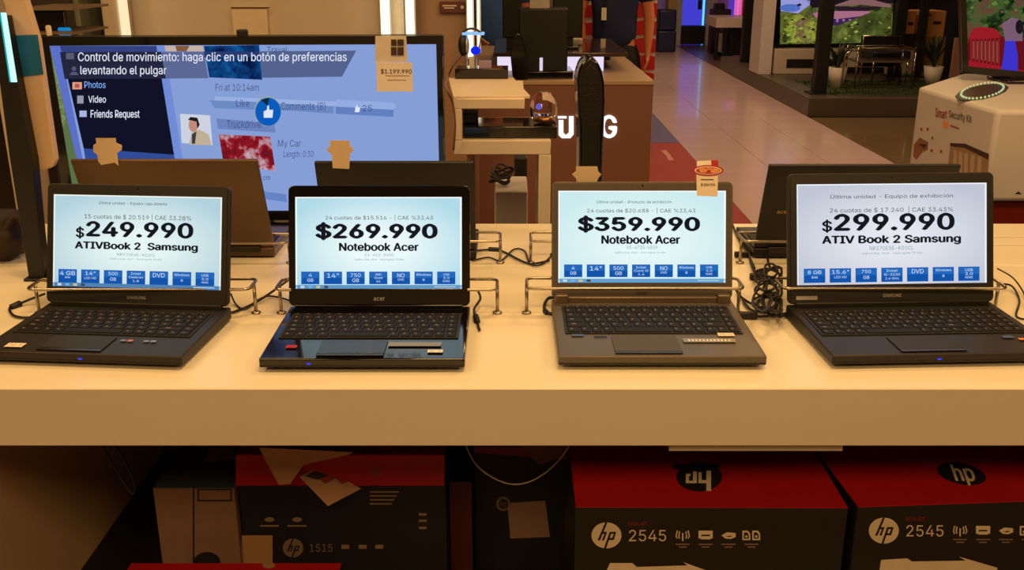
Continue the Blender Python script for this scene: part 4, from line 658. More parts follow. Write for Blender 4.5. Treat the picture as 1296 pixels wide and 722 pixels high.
C.text(g, 'Photos', 107, 134, 103, 111.5, E((120, 165, 235)), 6, .012); C.text(g, 'Video', 112, 134.5, 121, 130, WT, 6, .012); C.text(g, 'Friends Request', 115, 177, 139, 151.5, WT, 6, .012)
C.text(g, 'Travel', 338, 364, 59, 67, DK, 6); C.text(g, 'Fri at 10:14am', 273, 328, 106, 115, DK, 6)
C.text(g, 'My Car', 352, 381, 177, 188, DK, 6); C.text(g, 'Length: 0:30', 359, 397, 191, 201, DK, 6); C.text(g, 'cm', 333, 342, 223, 228, DK, 6)
g.build('lettering', scr)
g = MB()
C.rect(g, 92, 104, 104, 113, E((225, 160, 130)), 6); C.rect(g, 95, 106, 101, 111, E((180, 90, 80)), 7); C.rect(g, 98, 121, 106, 131, E((150, 150, 165)), 6); C.rect(g, 101, 140, 110, 148, E((170, 180, 225)), 6)
C.rect(g, 84, 67, 94, 75, E((90, 92, 110)), 6); C.disc(g, 94, 87, 3, 3, E((80, 84, 110)), 6); C.poly(g, [(88, 95), (100, 95), (97, 91), (91, 91)], E((80, 84, 110)), 6)
g.build('menu_icons', scr)
g = MB()
C.poly(g, [(272, 122), (500, 132), (500, 137), (272, 128)], E((152, 176, 226)), 2); C.poly(g, [(265, 127), (325, 129), (325, 139), (272, 137)], E((110, 138, 196)), 3)
C.poly(g, [(352, 131), (422, 135), (422, 144), (352, 139)], E((106, 136, 196)), 3); C.poly(g, [(425, 135), (498, 139), (498, 148), (425, 144)], E((98, 128, 192)), 3); C.poly(g, [(425, 126), (498, 130), (498, 139), (425, 135)], E((146, 172, 224)), 3)
C.poly(g, [(274, 150), (347, 156), (349, 168), (276, 163)], E((108, 130, 190)), 3); C.poly(g, [(332, 242), (362, 246), (363, 256), (334, 252)], E((100, 132, 198)), 3)
C.text(g, 'Like', 299, 316, 126, 135, DK, 6); C.text(g, 'Comments (8)', 356, 412, 129, 141, DK, 6); C.text(g, '25', 459, 471, 133, 141, DK, 6); C.text(g, 'Truckdriver', 287, 333, 152, 162, DK, 6)
C.poly(g, [(449, 142), (455, 142), (456, 136), (453, 136), (452, 132), (450, 136)], WT, 6)
g.build('buttons', scr)
g = MB(); C.disc(g, 339, 141, 17, 19, E((150, 170, 150)), 5); C.disc(g, 339.5, 141.5, 16.3, 18, E((8, 92, 190)), 6)
C.poly(g, [(330, 126), (341, 124), (339, 134)], E((20, 40, 60)), 7)
C.poly(g, [(334, 149), (345, 149), (346, 139), (341, 139), (340.5, 133), (338.5, 134), (338, 139), (334, 141)], WT, 7); g.build('thumb_button', scr)
g = MB(); C.poly(g, [(228, 144), (266, 146), (269, 184), (230, 181)], E((205, 210, 225)), 3); C.poly(g, [(239, 183), (243, 168), (252, 164), (264, 170), (268, 184)], E((190, 175, 150)), 4)
C.poly(g, [(243, 170), (249, 166), (247, 182), (243, 182)], E((60, 60, 70)), 5); C.disc(g, 245, 158, 6, 9, E((190, 140, 120)), 5); C.poly(g, [(238, 152), (241, 148), (250, 149), (253, 158), (250, 163), (249, 154), (241, 152)], E((35, 28, 28)), 6); g.build('portrait_picture', scr)
g = MB(); C.poly(g, [(277, 170), (342, 173), (349, 217), (283, 207)], E_picture('flowers', [(60, 40, 45), (110, 14, 30), (150, 24, 34), (190, 150, 165), (205, 200, 212)], 24, seed=3), 3); g.build('flower_picture', scr)
mb = MB(); p = PY(307, 46, YT+.01); mb.box((p.x-.012, p.y-.01, p.z-.004), (p.x+.012, p.y+.012, p.z+.016), blackm, bev=.004); mb.build('camera_bump', tv)

# price card on the television
def card(pts, Y, m, thick=.001, name=None, world=True):
    P = [PY(x, y, Y) for x, y in pts]; mb = MB(); mb.prism(P, (0, thick, 0), m); return mb
pc = thing('price_card', PY(498, 116, YT-.006), 'cream price card with $1.199.990 hanging on the television\'s top right edge', 'price card')
mb = card([(475, 45.5), (514, 45.5), (516, 78), (475, 78)], YT-.004, M('photo_card', (215, 200, 180), .6)); mb.build('upper_card', pc)
mb = card([(476, 78), (521.5, 79), (523, 116), (477, 116)], YT-.006, paper); lower = mb.build('lower_card', pc)
cv = Canvas(plane_fn((0, YT-.006, 1), nT, .0003)); g = MB(); dk = M('dark_print', (60, 40, 28), .7)
for a_, b_, c_, d_ in ((495, 50, 502, 58), (503, 50, 511, 58), (495, 60, 502, 70), (503, 60, 511, 70)): C = cv; C.rect(g, a_, b_, c_, d_, dk, 1)
C.text(g, '$1.199.990', 482, 521, 87, 94, dk, 1, .02); C.rect(g, 488, 95.5, 518, 96.5, M('light_print', (150, 120, 90), .7), 1); C.rect(g, 490, 101, 514, 102, M('light_print', (150, 120, 90), .7), 1); g.build('lettering', lower)
# scalloped cardboard tags clipped to the lids
def tagcard(pts, Y, label, tilt=0):
    P = [PY(x, y, Y) for x, y in pts]; mb = MB(); mb.prism(P, (0, .0015, 0), M('tan_card', (212, 190, 160), .8, noise=.06))
    return single('paper_tag', mb, label, 'tag', 'scalloped cardboard tags on the laptop lids')
tagcard([(121, 175), (146, 175), (147, 181), (154, 184), (154, 190), (148, 194), (150, 210), (145, 206), (128, 209), (124, 204), (123, 196), (118, 192), (118, 184), (122, 181)], PZ(136, 327, ZC).y-.083, 'tan scalloped card tag on the bronze laptop lid, leftmost of the three tags')
tagcard([(417, 178), (442, 178), (443, 184), (448, 190), (443, 195), (442, 214), (421, 213), (420, 196), (413, 190), (418, 184)], PZ(430, 331, ZC).y-.075, 'tan scalloped card tag on the black back-row lid in front of the television')
tagcard([(729, 211), (756, 211), (757, 217), (761, 221), (757, 226), (755, 232), (731, 232), (729, 226), (724, 221), (729, 217)], 1.83, 'cream scalloped card tag peeking above the $359.990 laptop, before the black tower')
# red and white sale tag on laptop 3
n3 = Vector((0, -math.cos(R(17)), math.sin(R(17)))); l3 = L3['root'].location; o3 = Vector((0, l3.y, ZC+.029))+n3*.004
st = thing('sale_tag', PP(894, 249, o3, n3), 'red and white sale tag with oval logo on the $359.990 laptop\'s top right', 'tag')
def on3(pts, m, name, parent, lift=0):
    P = [PP(x, y, o3, n3)+n3*lift for x, y in pts]; mb = MB(); mb.prism(P, -n3*.0008, m); return mb.build(name, parent)
on3([(882, 204), (900, 203), (901, 212), (882, 212)], M('white_sticker', (240, 235, 225), .5), 'top_flap', st)
on3([(900, 203), (909, 203), (909, 216), (900, 216)], red_m, 'red_flap', st)
lc = on3([(881, 212), (909, 212), (908, 249), (882, 248)], paper, 'lower_card', st, .0005)
ov = on3([(896+20*math.cos(i*.4488), 216+7*math.sin(i*.4488)) for i in range(14)], red_m, 'oval_logo', st, .0012)
cv3 = Canvas(lambda px, py, l: PP(px, py, o3, n3)+n3*(.0012+.0004*l)); g = MB(); W_ = M('white_sticker', (240, 235, 225), .5)
cv3.disc(g, 896, 216, 17, 5.2, W_, 1); cv3.disc(g, 896, 216, 15.5, 4.3, red_m, 2); 
OR_ = M('orange_print', (225, 150, 90), .6)
cv3.poly(g, [(884, 214.5), (888, 212.6), (893, 213.6), (896, 216), (892, 219), (886, 218.6)], OR_, 3); cv3.poly(g, [(894, 212.4), (901, 212.6), (900, 215.4), (895, 215)], OR_, 3); cv3.poly(g, [(899, 216), (903, 213), (909, 214), (910, 217.6), (904, 219.4), (899, 218.6)], OR_, 3); g.build('logo_marks', ov)
g = MB(); cv3.text(g, '$ 359.990', 887, 905, 232, 236, dk, 0, .02); cv3.rect(g, 887, 227, 903, 228, dk, 0); g.build('lettering', lc)

# ================================================================== THINGS LEFT OF THE TELEVISION
p0 = PZ(48, 357, ZC)
tw = thing('display_stand', p0, 'beige rounded display panel with teal band on a black post, left of the television', 'display stand')
yv = p0.y+.01
mb = MB(); P = [PY(x, y, yv) for x, y in ((-12, 20), (6, 20), (21, 100), (41, 205), (50, 300), (57, 355), (37, 357), (12, 200))]
P[5].z = P[6].z = ZC+.004; mb.prism(P, (0, .03, 0), blackm, bev=.002); mb.build('post', tw)
mb = MB(); mb.box((p0.x-.03, yv-.01, ZC), (p0.x+.03, yv+.08, ZC+.006), blackm, bev=.002); mb.build('foot', tw)
yp = yv+.032
mb = MB(); P = [PY(x, y, yp) for x, y in ((-6, -30), (22, -30), (33, 0), (48, 50), (70, 203), (66, 212), (47, 219), (41, 214), (20, 100), (6, 10))]; mb.prism(P, (0, .02, 0), M('beige_panel', (210, 180, 150), .5, noise=.03), bev=.004); bp = mb.build('panel', tw)
mb = MB(); P = [PY(x, y, yp-.0015) for x, y in ((10, 45), (47.5, 44), (55, 94), (20, 98))]; mb.prism(P, (0, .001, 0), M('teal_print', (10, 98, 140), .5)); mb.build('teal_band', bp)
mb = MB(); P = [PY(x, y, yv-.004) for x, y in ((1, 16), (7, 16), (21, 104), (14, 104))]; mb.prism(P, (0, .003, 0), E((190, 250, 250), 1.3)); mb.build('light_strip', tw)
mb = MB(); P = [PY(x, y, yv-.003) for x, y in ((-1, 16), (1, 16), (14, 104), (12, 104))]; mb.prism(P, (0, .003, 0), E((40, 170, 175))); mb.build('light_strip', tw)
# dark leather bag at the left edge
mb = MB(); c = PZ(2, 335, ZC); lm = M('dark_leather', (38, 22, 16), .7, noise=.3, scale=40, bump=.5)
t = bmesh.new(); bmesh.ops.create_icosphere(t, subdivisions=4, radius=1)
from mathutils import noise as NZ
for v in t.verts:
    d = 1+.22*NZ.noise(v.co*1.7)+.08*NZ.noise(v.co*5)
    v.co = Vector((c.x-.012+v.co.x*.062*d, c.y+.05+v.co.y*.06*d, ZC+.058+v.co.z*.056*d)); v.co.z = max(v.co.z, ZC)
mb._merge(t, mb._mi(lm), None, True)
bag = thing('bag', (c.x, c.y, ZC), 'crumpled dark brown leather bag at the left end of the counter', 'bag'); mb.build('bag_body', bag)
mb = MB(); mb.tube([PY(0, 305, c.y+.0), PY(18, 275, c.y+.02), PY(33, 292, c.y+.02), PY(30, 318, c.y+.0)], .008, lm); mb.build('handle', bag)
# shelf tower seen behind
Yb = 3.6
def bx(name, x0, y0, x1, y1, Y, d, m, label, cat, group=None, toz=None, bev=.004):
    """upright thing whose front face fills a photo rectangle at distance Y"""
    a, b = PY(x0, y0, Y), PY(x1, y1, Y); xx = sorted((a.x, b.x)); z0 = b.z if toz is None else toz
    mb = MB(); mb.box((xx[0], Y, z0), (xx[1], Y+d, a.z), m, bev=bev, seg=1); return single(name, mb, label, cat, group)
bx('column', 86, -40, 106, 60, Y2-.25, .2, M('green_grey_column', (112, 118, 98), .6), 'grey-green column left of the beige wall, above the television', 'column', toz=0)
bx('shelf_unit', 104, -40, 126, 60, Y2+.02, .25, blackm, 'black shelf upright beside the grey-green column', 'shelf', toz=0)
lc_ = thing('light_column', (PY(140, 20, Y2-.2).x, Y2-.1, 0), 'beige column with a glowing right edge above the television', 'column')
a, b = PY(121, -40, Y2-.2), PY(152, 60, Y2-.2); mb = MB(); mb.box((a.x, Y2-.2, 0), (b.x, Y2-.02, a.z+.2), beige_wall, bev=.01); mb.build('body', lc_)
a, b = PY(151.5, -40, Y2-.18), PY(156, 60, Y2-.18); mb = MB(); mb.box((a.x, Y2-.18, .3), (b.x, Y2-.14, a.z+.2), E((245, 225, 180), 1.1)); mb.build('light_strip', lc_)
sh = thing('shelf_unit', (PY(60, 40, 3.4).x, 3.5, 0), 'dark shelf holding small devices behind the beige display panel', 'shelf')
for y_ in (10, 41):
    a, b = PY(18, y_, 3.3), PY(92, y_+3, 3.3); mb = MB(); mb.box((a.x, 3.3, b.z), (b.x, 3.6, a.z), M('shelf_board', (120, 100, 85), .4)); mb.build('board', sh)
mb = MB(); a = PY(35, -60, 3.62); b = PY(92, 60, 3.62); mb.box((a.x, 3.6, 0), (b.x, 3.64, a.z), M('shelf_back', (42, 30, 28), .6)); mb.build('back_panel', sh)
mb = MB(); a = PY(0, -60, 3.62); b = PY(34, 60, 3.62); mb.box((a.x, 3.45, 0), (b.x, 3.64, a.z), beige_wall); mb.build('side_panel', sh)
bx('tablet', 36, 14, 82, 38.5, 3.4, .02, M('dark_device', (28, 20, 30), .3), 'dark tablet on the shelf above the television\'s left corner', 'tablet')
bx('paper_tag', 57, 32, 66, 46, 3.28, .004, paper, 'small cream tag on the shelf above the television\'s top left corner', 'tag')
bx('phone', 72, 35, 90, 45, 3.38, .012, E((20, 130, 190)), 'glowing blue phone behind the television\'s top left corner', 'phone')
# wall panel and light tubes
wp = thing('wall_panel', PY(316, 60, Y2), 'pale rectangular board on the beige wall above the television', 'board')
mb = MB(); a, b = PY(292, 9, Y2-.02), PY(341, 60, Y2-.02); mb.box((a.x, Y2-.02, b.z), (b.x, Y2, a.z), M('pale_board', (222, 205, 180), .6), bev=.006); mb.build('board', wp)
mb = MB(); a, b = PY(292, 9, Y2-.024), PY(341, 10.5, Y2-.024); mb.box((a.x, Y2-.024, b.z), (b.x, Y2-.018, a.z), M('dark_edge', (90, 60, 40), .6)); mb.build('top_trim', wp)
def tube_light(x0, x1, Y, label, y1=60):
    a, b = PY(x0, -40, Y), PY(x1, y1, Y); t = thing('light_tube', ((a.x+b.x)/2, Y, b.z), label, 'lamp', 'upright light tubes behind the television')
    mb = MB(); mb.box((a.x, Y-.02, b.z), (b.x, Y+.01, a.z+.4), E((255, 245, 205), 1.6), bev=.003); mb.build('tube', t)
    mb = MB(); mb.box((a.x-.006, Y+.01, b.z-.01), (b.x+.006, Y+.03, a.z+.41), white_card); mb.build('backing', t)
tube_light(480, 494.5, Y2-.06, 'glowing upright light tube above the television\'s price card, left one of the pair')
tube_light(512, 525, Y2-.06, 'glowing upright light tube above the television\'s price card, right one of the pair')
mb = MB(); a, b = PY(493, -40, Y2-.02), PY(513, 60, Y2-.02); mb.box((a.x, Y2-.03, 0), (b.x, Y2, 3.3), M('white_between', (235, 225, 205), .5)); struct('trim_1', mb)
tube_light(591, 598.5, Y2-.06, 'thin upright light tube left of the person in blue', 72)
tube_light(604, 607, Y2-.06, 'thinnest upright light tube, right beside the person in blue', 64)
sg = bx('wall_sign', 556, 2, 591, 17, Y2-.02, .015, M('brown_sign', (88, 42, 28), .6), 'small brown sign with pale lettering on the brown wall', 'sign')
g = MB(); cvs = Canvas(plane_fn((0, Y2-.021, 1), (0, -1, 0), .0006)); cvs.rect(g, 560, 6.5, 578, 8, ink_light); cvs.rect(g, 562, 9.5, 575, 10.8, ink_light); cvs.disc(g, 585, 9, 2, 2.2, ink_light); g.build('lettering', sg)

# ================================================================== RISER WITH HEADPHONES
YR = 2.78
rs = thing('display_riser', (PY(630, 124, YR).x, YR, 0), 'cream S-shaped display riser right of the television', 'riser')
rm = M('riser_laminate', (222, 205, 185), .45, noise=.03)
def rb(x0, y0, x1, y1, name, dep=.36, yy=YR):
    a, b = PY(x0, y0, yy), PY(x1, y1, yy); mb = MB(); mb.box((a.x, yy, b.z), (b.x, yy+dep, a.z), rm, bev=.002, seg=1); return mb.build(name, rs), a, b
zt = PY(620, 124, YR).z
A = [PZ(567, 100, zt), PZ(649, 99, zt), PZ(671, 123, zt), PZ(574, 124, zt)]
mb = MB(); mb.prism([v-Vector((0, 0, .004)) for v in A], (0, 0, .008), rm, bev=.001); mb.build('top_board', rs)
dR = A[0].y-YR
rb(573.5, 125, 664, 138, 'upper_board', dR*.95); rb(573.5, 138, 585, 178, 'left_side', dR*.95); rb(573.5, 178, 697, 196, 'middle_board', dR*.95)
a, b = PY(682, 196, YR), PY(697, 285, YR); mb = MB(); mb.box((a.x, YR, 0), (b.x-.002, YR+dR*.95, a.z), rm, bev=.002, seg=1); mb.build('right_side', rs)
mb = MB(); mb.box((PY(590, 196, YR).x, YR+.05, 0), (PY(600, 196, YR).x, YR+dR*.9, a.z), GLASS('smoky_acrylic', (200, 195, 190))); mb.build('acrylic_support', rs)
mb = MB(); mb.box((PY(575, 196, YR).x, YR, 0), (b.x+.02, YR+dR, .03), rm, bev=.003); mb.build('floor_plate', rs)
# black glossy plinth with headphones
zp = zt+.0045
a = PZ(576, 100, zp); b = PZ(643, 100, zp); ph = PY(576, 87, a.y).z-zp
hd = thing('headphone_display', ((a.x+b.x)/2, a.y+.05, zp), 'black glossy plinth carrying a pair of headphones on top of the cream riser', 'headphones')
mb = MB(); mb.box((a.x, a.y-.0, zp), (b.x, a.y+.10, zp+ph), blackg, bev=.002); mb.build('plinth', hd)
yh = a.y+.04; S1 = lambda x, y: PY(x, y, yh)
mb = MB(); mb.box((S1(585, 42).x, yh-.02, S1(585, 44).z), (S1(613, 42).x, yh+.03, S1(585, 41).z), E((150, 195, 240)), bev=.001); mb.build('acrylic_bar', hd)
mb = MB()
for x0, x1 in ((588, 591), (610, 603)): mb.tube([S1(x0, 44), S1(x1, 75), S1(x1, 87)], .0022, GLASS('clear_acrylic', (220, 230, 245)), smooth_path=False)
mb.build('acrylic_arms', hd)
mb = MB(); mb.ball(S1(586, 57), .026, blackm, (.62, .9, 1.35)); mb.build('ear_cup', hd)
mb = MB(); mb.ball(S1(591, 58), .024, M('silver_trim', (190, 190, 195), .3, .6), (.3, .9, 1.2)); mb.build('ear_pad', hd)
mb = MB(); mb.tube([S1(583, 50), S1(586, 41), S1(594, 36.5), S1(604, 38), S1(612, 46)], .0035, blackm); mb.build('headband', hd)
mb = MB(); mb.ball(S1(602, 64), .015, E((20, 40, 235)), (1.1, .6, .9)); mb.build('blue_light', hd)
mb = MB(); mb.box((S1(594, 75).x, yh-.01, zp+ph), (S1(600, 75).x, yh+.01, S1(596, 72).z), white_card); mb.box((S1(606, 75).x, yh-.01, zp+ph), (S1(622, 75).x, yh+.01, S1(612, 77).z), M('lilac_label', (160, 140, 175), .5)); mb.build('label_block', hd)
mb = MB(); mb.tube([S1(584, 70), S1(573, 84), S1(567, 98), PY(564, 110, YR-.02), PY(573, 130, YR-.02), PY(576, 160, YR-.02), PY(574, 190, YR-.01)], .003, M('lilac_cord', (120, 85, 95), .5)); mb.build('cord', hd)
# on the riser's shelf
zs = PY(640, 178, YR).z+.001
a, b = PY(586, 160, YR+.02), PY(705, 178, YR+.02); mb = MB(); mb.box((a.x, YR+.03, zs), (b.x, YR+.2, PY(640, 161, YR+.02).z), blackg, bev=.003); single('disc_player', mb, 'flat glossy black player on the riser\'s middle board', 'player')
zq = PY(640, 161, YR+.02).z+.001
a, b = PY(587, 139, YR+.2), PY(606, 160, YR+.2); mb = MB(); mb.box((a.x, YR+.08, zq), (b.x, YR+.17, zq+.028), blackm, bev=.003); single('speaker', mb, 'small black speaker on the flat player inside the riser', 'speaker')
c = PY(688, 150, YR+.1)
gl = thing('glass_globe', (c.x, c.y, zq), 'clear glass globe with violet glints on the right end of the player', 'ornament')
t = MB(); t.lathe([(.012, 0), (.030, .004), (.040, .022), (.042, .045), (.034, .070), (.020, .085), (.015, .088)], GLASS('clear_glass', (235, 230, 240)), c=(c.x, c.y, zq), seg=20); t.build('globe', gl)
t = MB(); t.lathe([(.024, 0), (.026, .010), (.02, .013)], M('brass', (190, 140, 80), .3, .8), c=(c.x, c.y, zq+.006), seg=16); t.build('brass_base', gl)
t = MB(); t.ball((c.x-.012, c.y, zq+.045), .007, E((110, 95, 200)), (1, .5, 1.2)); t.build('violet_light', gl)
# clutter glimpsed under the riser
mb = MB(); a = PY(626, 262, 3.25); mb.box((a.x, 3.25, 0), (PY(668, 262, 3.25).x, 3.5, PY(640, 243, 3.25).z), white_card, bev=.004, seg=1); single('carton', mb, 'white carton behind the counter under the riser', 'carton')
mb = MB(); a = PY(651, 200, 3.6); b = PY(667, 240, 3.6); mb.box((a.x, 3.6, 0), (b.x, 3.7, a.z), blackm, bev=.004, seg=1); single('speaker', mb, 'tall black speaker behind the white carton under the riser', 'speaker')
zc_ = PY(640, 243, 3.25).z
mb = MB(); c = PY(632, 252, 3.3)
for k in range(5):
    P = [Vector((c.x+.034*math.cos(a*1.047)+.004*k, 3.33+.03*math.sin(a*1.047)+.01*k, zc_+.008+.009*k+.01*math.sin(a*2+k)+.012)) for a in range(6)]; mb.tube(P, .004, cord_m, closed=True)
single('cord_coil', mb, 'coil of black cord on the white carton under the riser', 'cord')

# ================================================================== TALL BLACK TOWER SPEAKER ON THE COUNTER
Yk = 2.2
sp = thing('tower_speaker', (PY(748, 230, Yk).x, Yk+.05, ZC), 'glossy black round-topped tower behind the laptop showing $359.990', 'speaker')
prof = [(730, 103), (731.5, 92), (735, 82), (740, 75.5), (746, 72.5), (751, 73.5), (757, 79), (762, 90), (765, 106), (765.5, 130), (764, 180), (762, 240)]
P = [PY(x, y, Yk) for x, y in prof]; P.append(Vector((P[-1].x, Yk, ZC+.01))); P.append(Vector((PY(733, 240, Yk).x, Yk, ZC+.01))); P.append(PY(733, 180, Yk))
mb = MB(); mb.prism(P, (0, .10, 0), blackg, bev=.006); mb.build('cabinet', sp)
mb = MB(); q = [PY(x, y, Yk-.001) for x, y in ((736, 104), (740, 90), (747, 81), (755, 90), (759, 106), (759, 230), (737, 230))]; mb.prism(q, (0, -.004, 0), M('dark_grille', (16, 15, 15), .3, noise=.4, scale=300, bump=.5), bev=.001); mb.build('grille', sp)
mb = MB(); mb.box((P[-2].x-.02, Yk-.02, ZC), (P[-3].x+.02, Yk+.12, ZC+.012), blackg, bev=.004); mb.build('base', sp)

# ================================================================== LIT COUNTER BEHIND
ZS = 1.0; fs_ = PZ(780, 102, ZS); YS = fs_.y
xr = PZ(826, 101, ZS).x; xl = PY(560, 102, YS).x; ybk = PZ(772, 72, ZS).y
sc = thing('brand_counter', (0, YS, 0), 'brown counter with glowing white letters across the front', 'counter')
brn = M('brown_laminate', (126, 88, 72), .55, noise=.04, scale=5)
mb = MB(); mb.prism([(xl, YS, .0065), (xr, YS, .0065), (xr-.02, YS+1.9, .0065), (xl, YS+1.9, .0065)], (0, 0, ZS-.02), brn); mb.build('body', sc)
mb = MB(); mb.prism([(xl, YS-.005, ZS-.02), (xr+.003, YS-.005, ZS-.02), (xr-.015, YS+1.9, ZS-.02), (xl, YS+1.9, ZS-.02)], (0, 0, .02), M('tan_top', (178, 152, 124), .35, noise=.03), bev=.003); mb.build('top', sc)
cvs = Canvas(plane_fn((0, YS-.004, 1), (0, -1, 0), .0015)); g = MB(); wl = E((255, 252, 250), 1.3)
# bold letters, cut by thin joints: U and G show between the things in front, the N stands behind the tower
for st_, x0, x1 in (('U', 707, 726), ('N', 733, 752), ('G', 760, 781)):
    if st_ == 'U':
        C = cvs; C.poly(g, [(707, 152), (713, 152), (713, 168), (716, 171), (720, 168), (720, 147), (726, 147), (726, 170), (722, 175), (711, 175), (707, 171)], wl)
        C.rect(g, 706, 147, 717, 150, wl)
    else: cvs.text(g, st_, x0, x1, 145.5, 175, wl, 1, .05)
g.build('letters', sc)
# raised shelf with lit white back
ybk = PZ(745, 91, ZS).y
zr = PY(780, 72, ybk).z; zr2 = PY(780, 67, ybk).z
x0r, x1r = PY(624, 70, ybk).x, PY(795, 70, ybk).x
rsf = thing('raised_shelf', ((x0r+x1r)/2, ybk, ZS), 'dark glossy raised shelf with a glowing white panel under it, on the brown counter', 'shelf')
mb = MB(); mb.box((x0r, ybk, zr), (x1r, ybk+.9, zr2), M('shelf_gloss', (70, 52, 48), .12, coat=.5), bev=.004); mb.build('board', rsf)
mb = MB(); mb.box((x0r+.02, ybk+.05, ZS+.001), (PY(764, 80, ybk+.05).x, ybk+.07, zr), E((235, 222, 245), 1.0)); mb.build('lit_panel', rsf)
for x in (x0r+.02, x1r-.06): mb = MB(); mb.box((x, ybk+.6, ZS), (x+.03, ybk+.63, zr), blackm); mb.build('support', rsf)
# black computer tower in front
def on_s(px, py, Y=None): return PY(px, py, Y)
Yt = YS+.10
tt = thing('computer_tower', (PY(688, 97, Yt).x, Yt+.1, ZS), 'tall matte black tower with a base on the brown counter', 'computer')
a, b = PY(657, 11, Yt), PY(718, 90, Yt); zb = ZS+.0
mb = MB(); mb.box((a.x, Yt, zb+.03), (b.x, Yt+.18, a.z), blackm, bev=.006); mb.build('body', tt)
mb = MB(); mb.box((PY(652, 95, Yt).x, Yt-.03, zb), (PY(725, 95, Yt).x, Yt+.2, zb+.035), blackg, bev=.006); mb.build('base', tt)
mb = MB(); mb.box((PY(683, 72, Yt).x, Yt-.003, PY(683, 90, Yt).z), (PY(687, 72, Yt).x, Yt+.002, PY(683, 73, Yt).z), E((225, 210, 235)), bev=.0008); mb.build('painted_reflection', tt)  # glowing sliver stands in for a white reflection on the tower
mb = MB(); mb.box((PY(671, 0, Yt).x, Yt+.05, a.z), (PY(696, 0, Yt).x, Yt+.055, a.z+.12), M('grey_paper', (190, 180, 180), .7)); single('paper_card', mb, 'pale grey card standing on the matte black tower', 'card')
# arched speaker left of it
mb = MB(); prof = [(649, 98), (646, 70), (648, 52), (654, 42), (659, 44), (664, 58), (668, 80), (668, 101)]
P = [PY(x, y, YS+.02) for x, y in prof]; P[0].z = P[-1].z = ZS+.002; mb.prism(P, (0, .07, 0), blackg, bev=.004); single('arched_speaker', mb, 'small glossy black arched speaker left of the matte black tower', 'speaker')
# black monitors on the raised shelf
for x0, x1, lb in ((636, 660, 'black monitor seen from behind, left of the matte black tower'), (700, 737, 'black monitor seen from behind, right of the matte black tower')):
    Yq = ybk+.25; zz = zr2+.001; a, b = PY(x0, 0, Yq), PY(x1, 48, Yq)
    t = thing('monitor', ((a.x+b.x)/2, Yq, zz), lb, 'monitor')
    mb = MB(); mb.box((a.x, Yq, b.z), (b.x, Yq+.04, a.z+.2), blackm, bev=.006); mb.build('housing', t)
    mb = MB(); mb.box(((a.x+b.x)/2-.03, Yq+.01, zz), ((a.x+b.x)/2+.03, Yq+.03, b.z+.02), blackm); mb.build('neck', t)
    mb = MB(); mb.box((a.x+.02, Yq-.05, zz), (b.x-.02, Yq+.1, zz+.012), blackg, bev=.003); mb.build('base', t)
mb = MB(); c = PZ(730, 57, zr2+.001); mb.box((c.x-.045, c.y-.02, c.z), (c.x+.03, c.y+.03, c.z+.035), white_card, bev=.01); single('camera', mb, 'small white device on the raised shelf beside a black monitor', 'device')

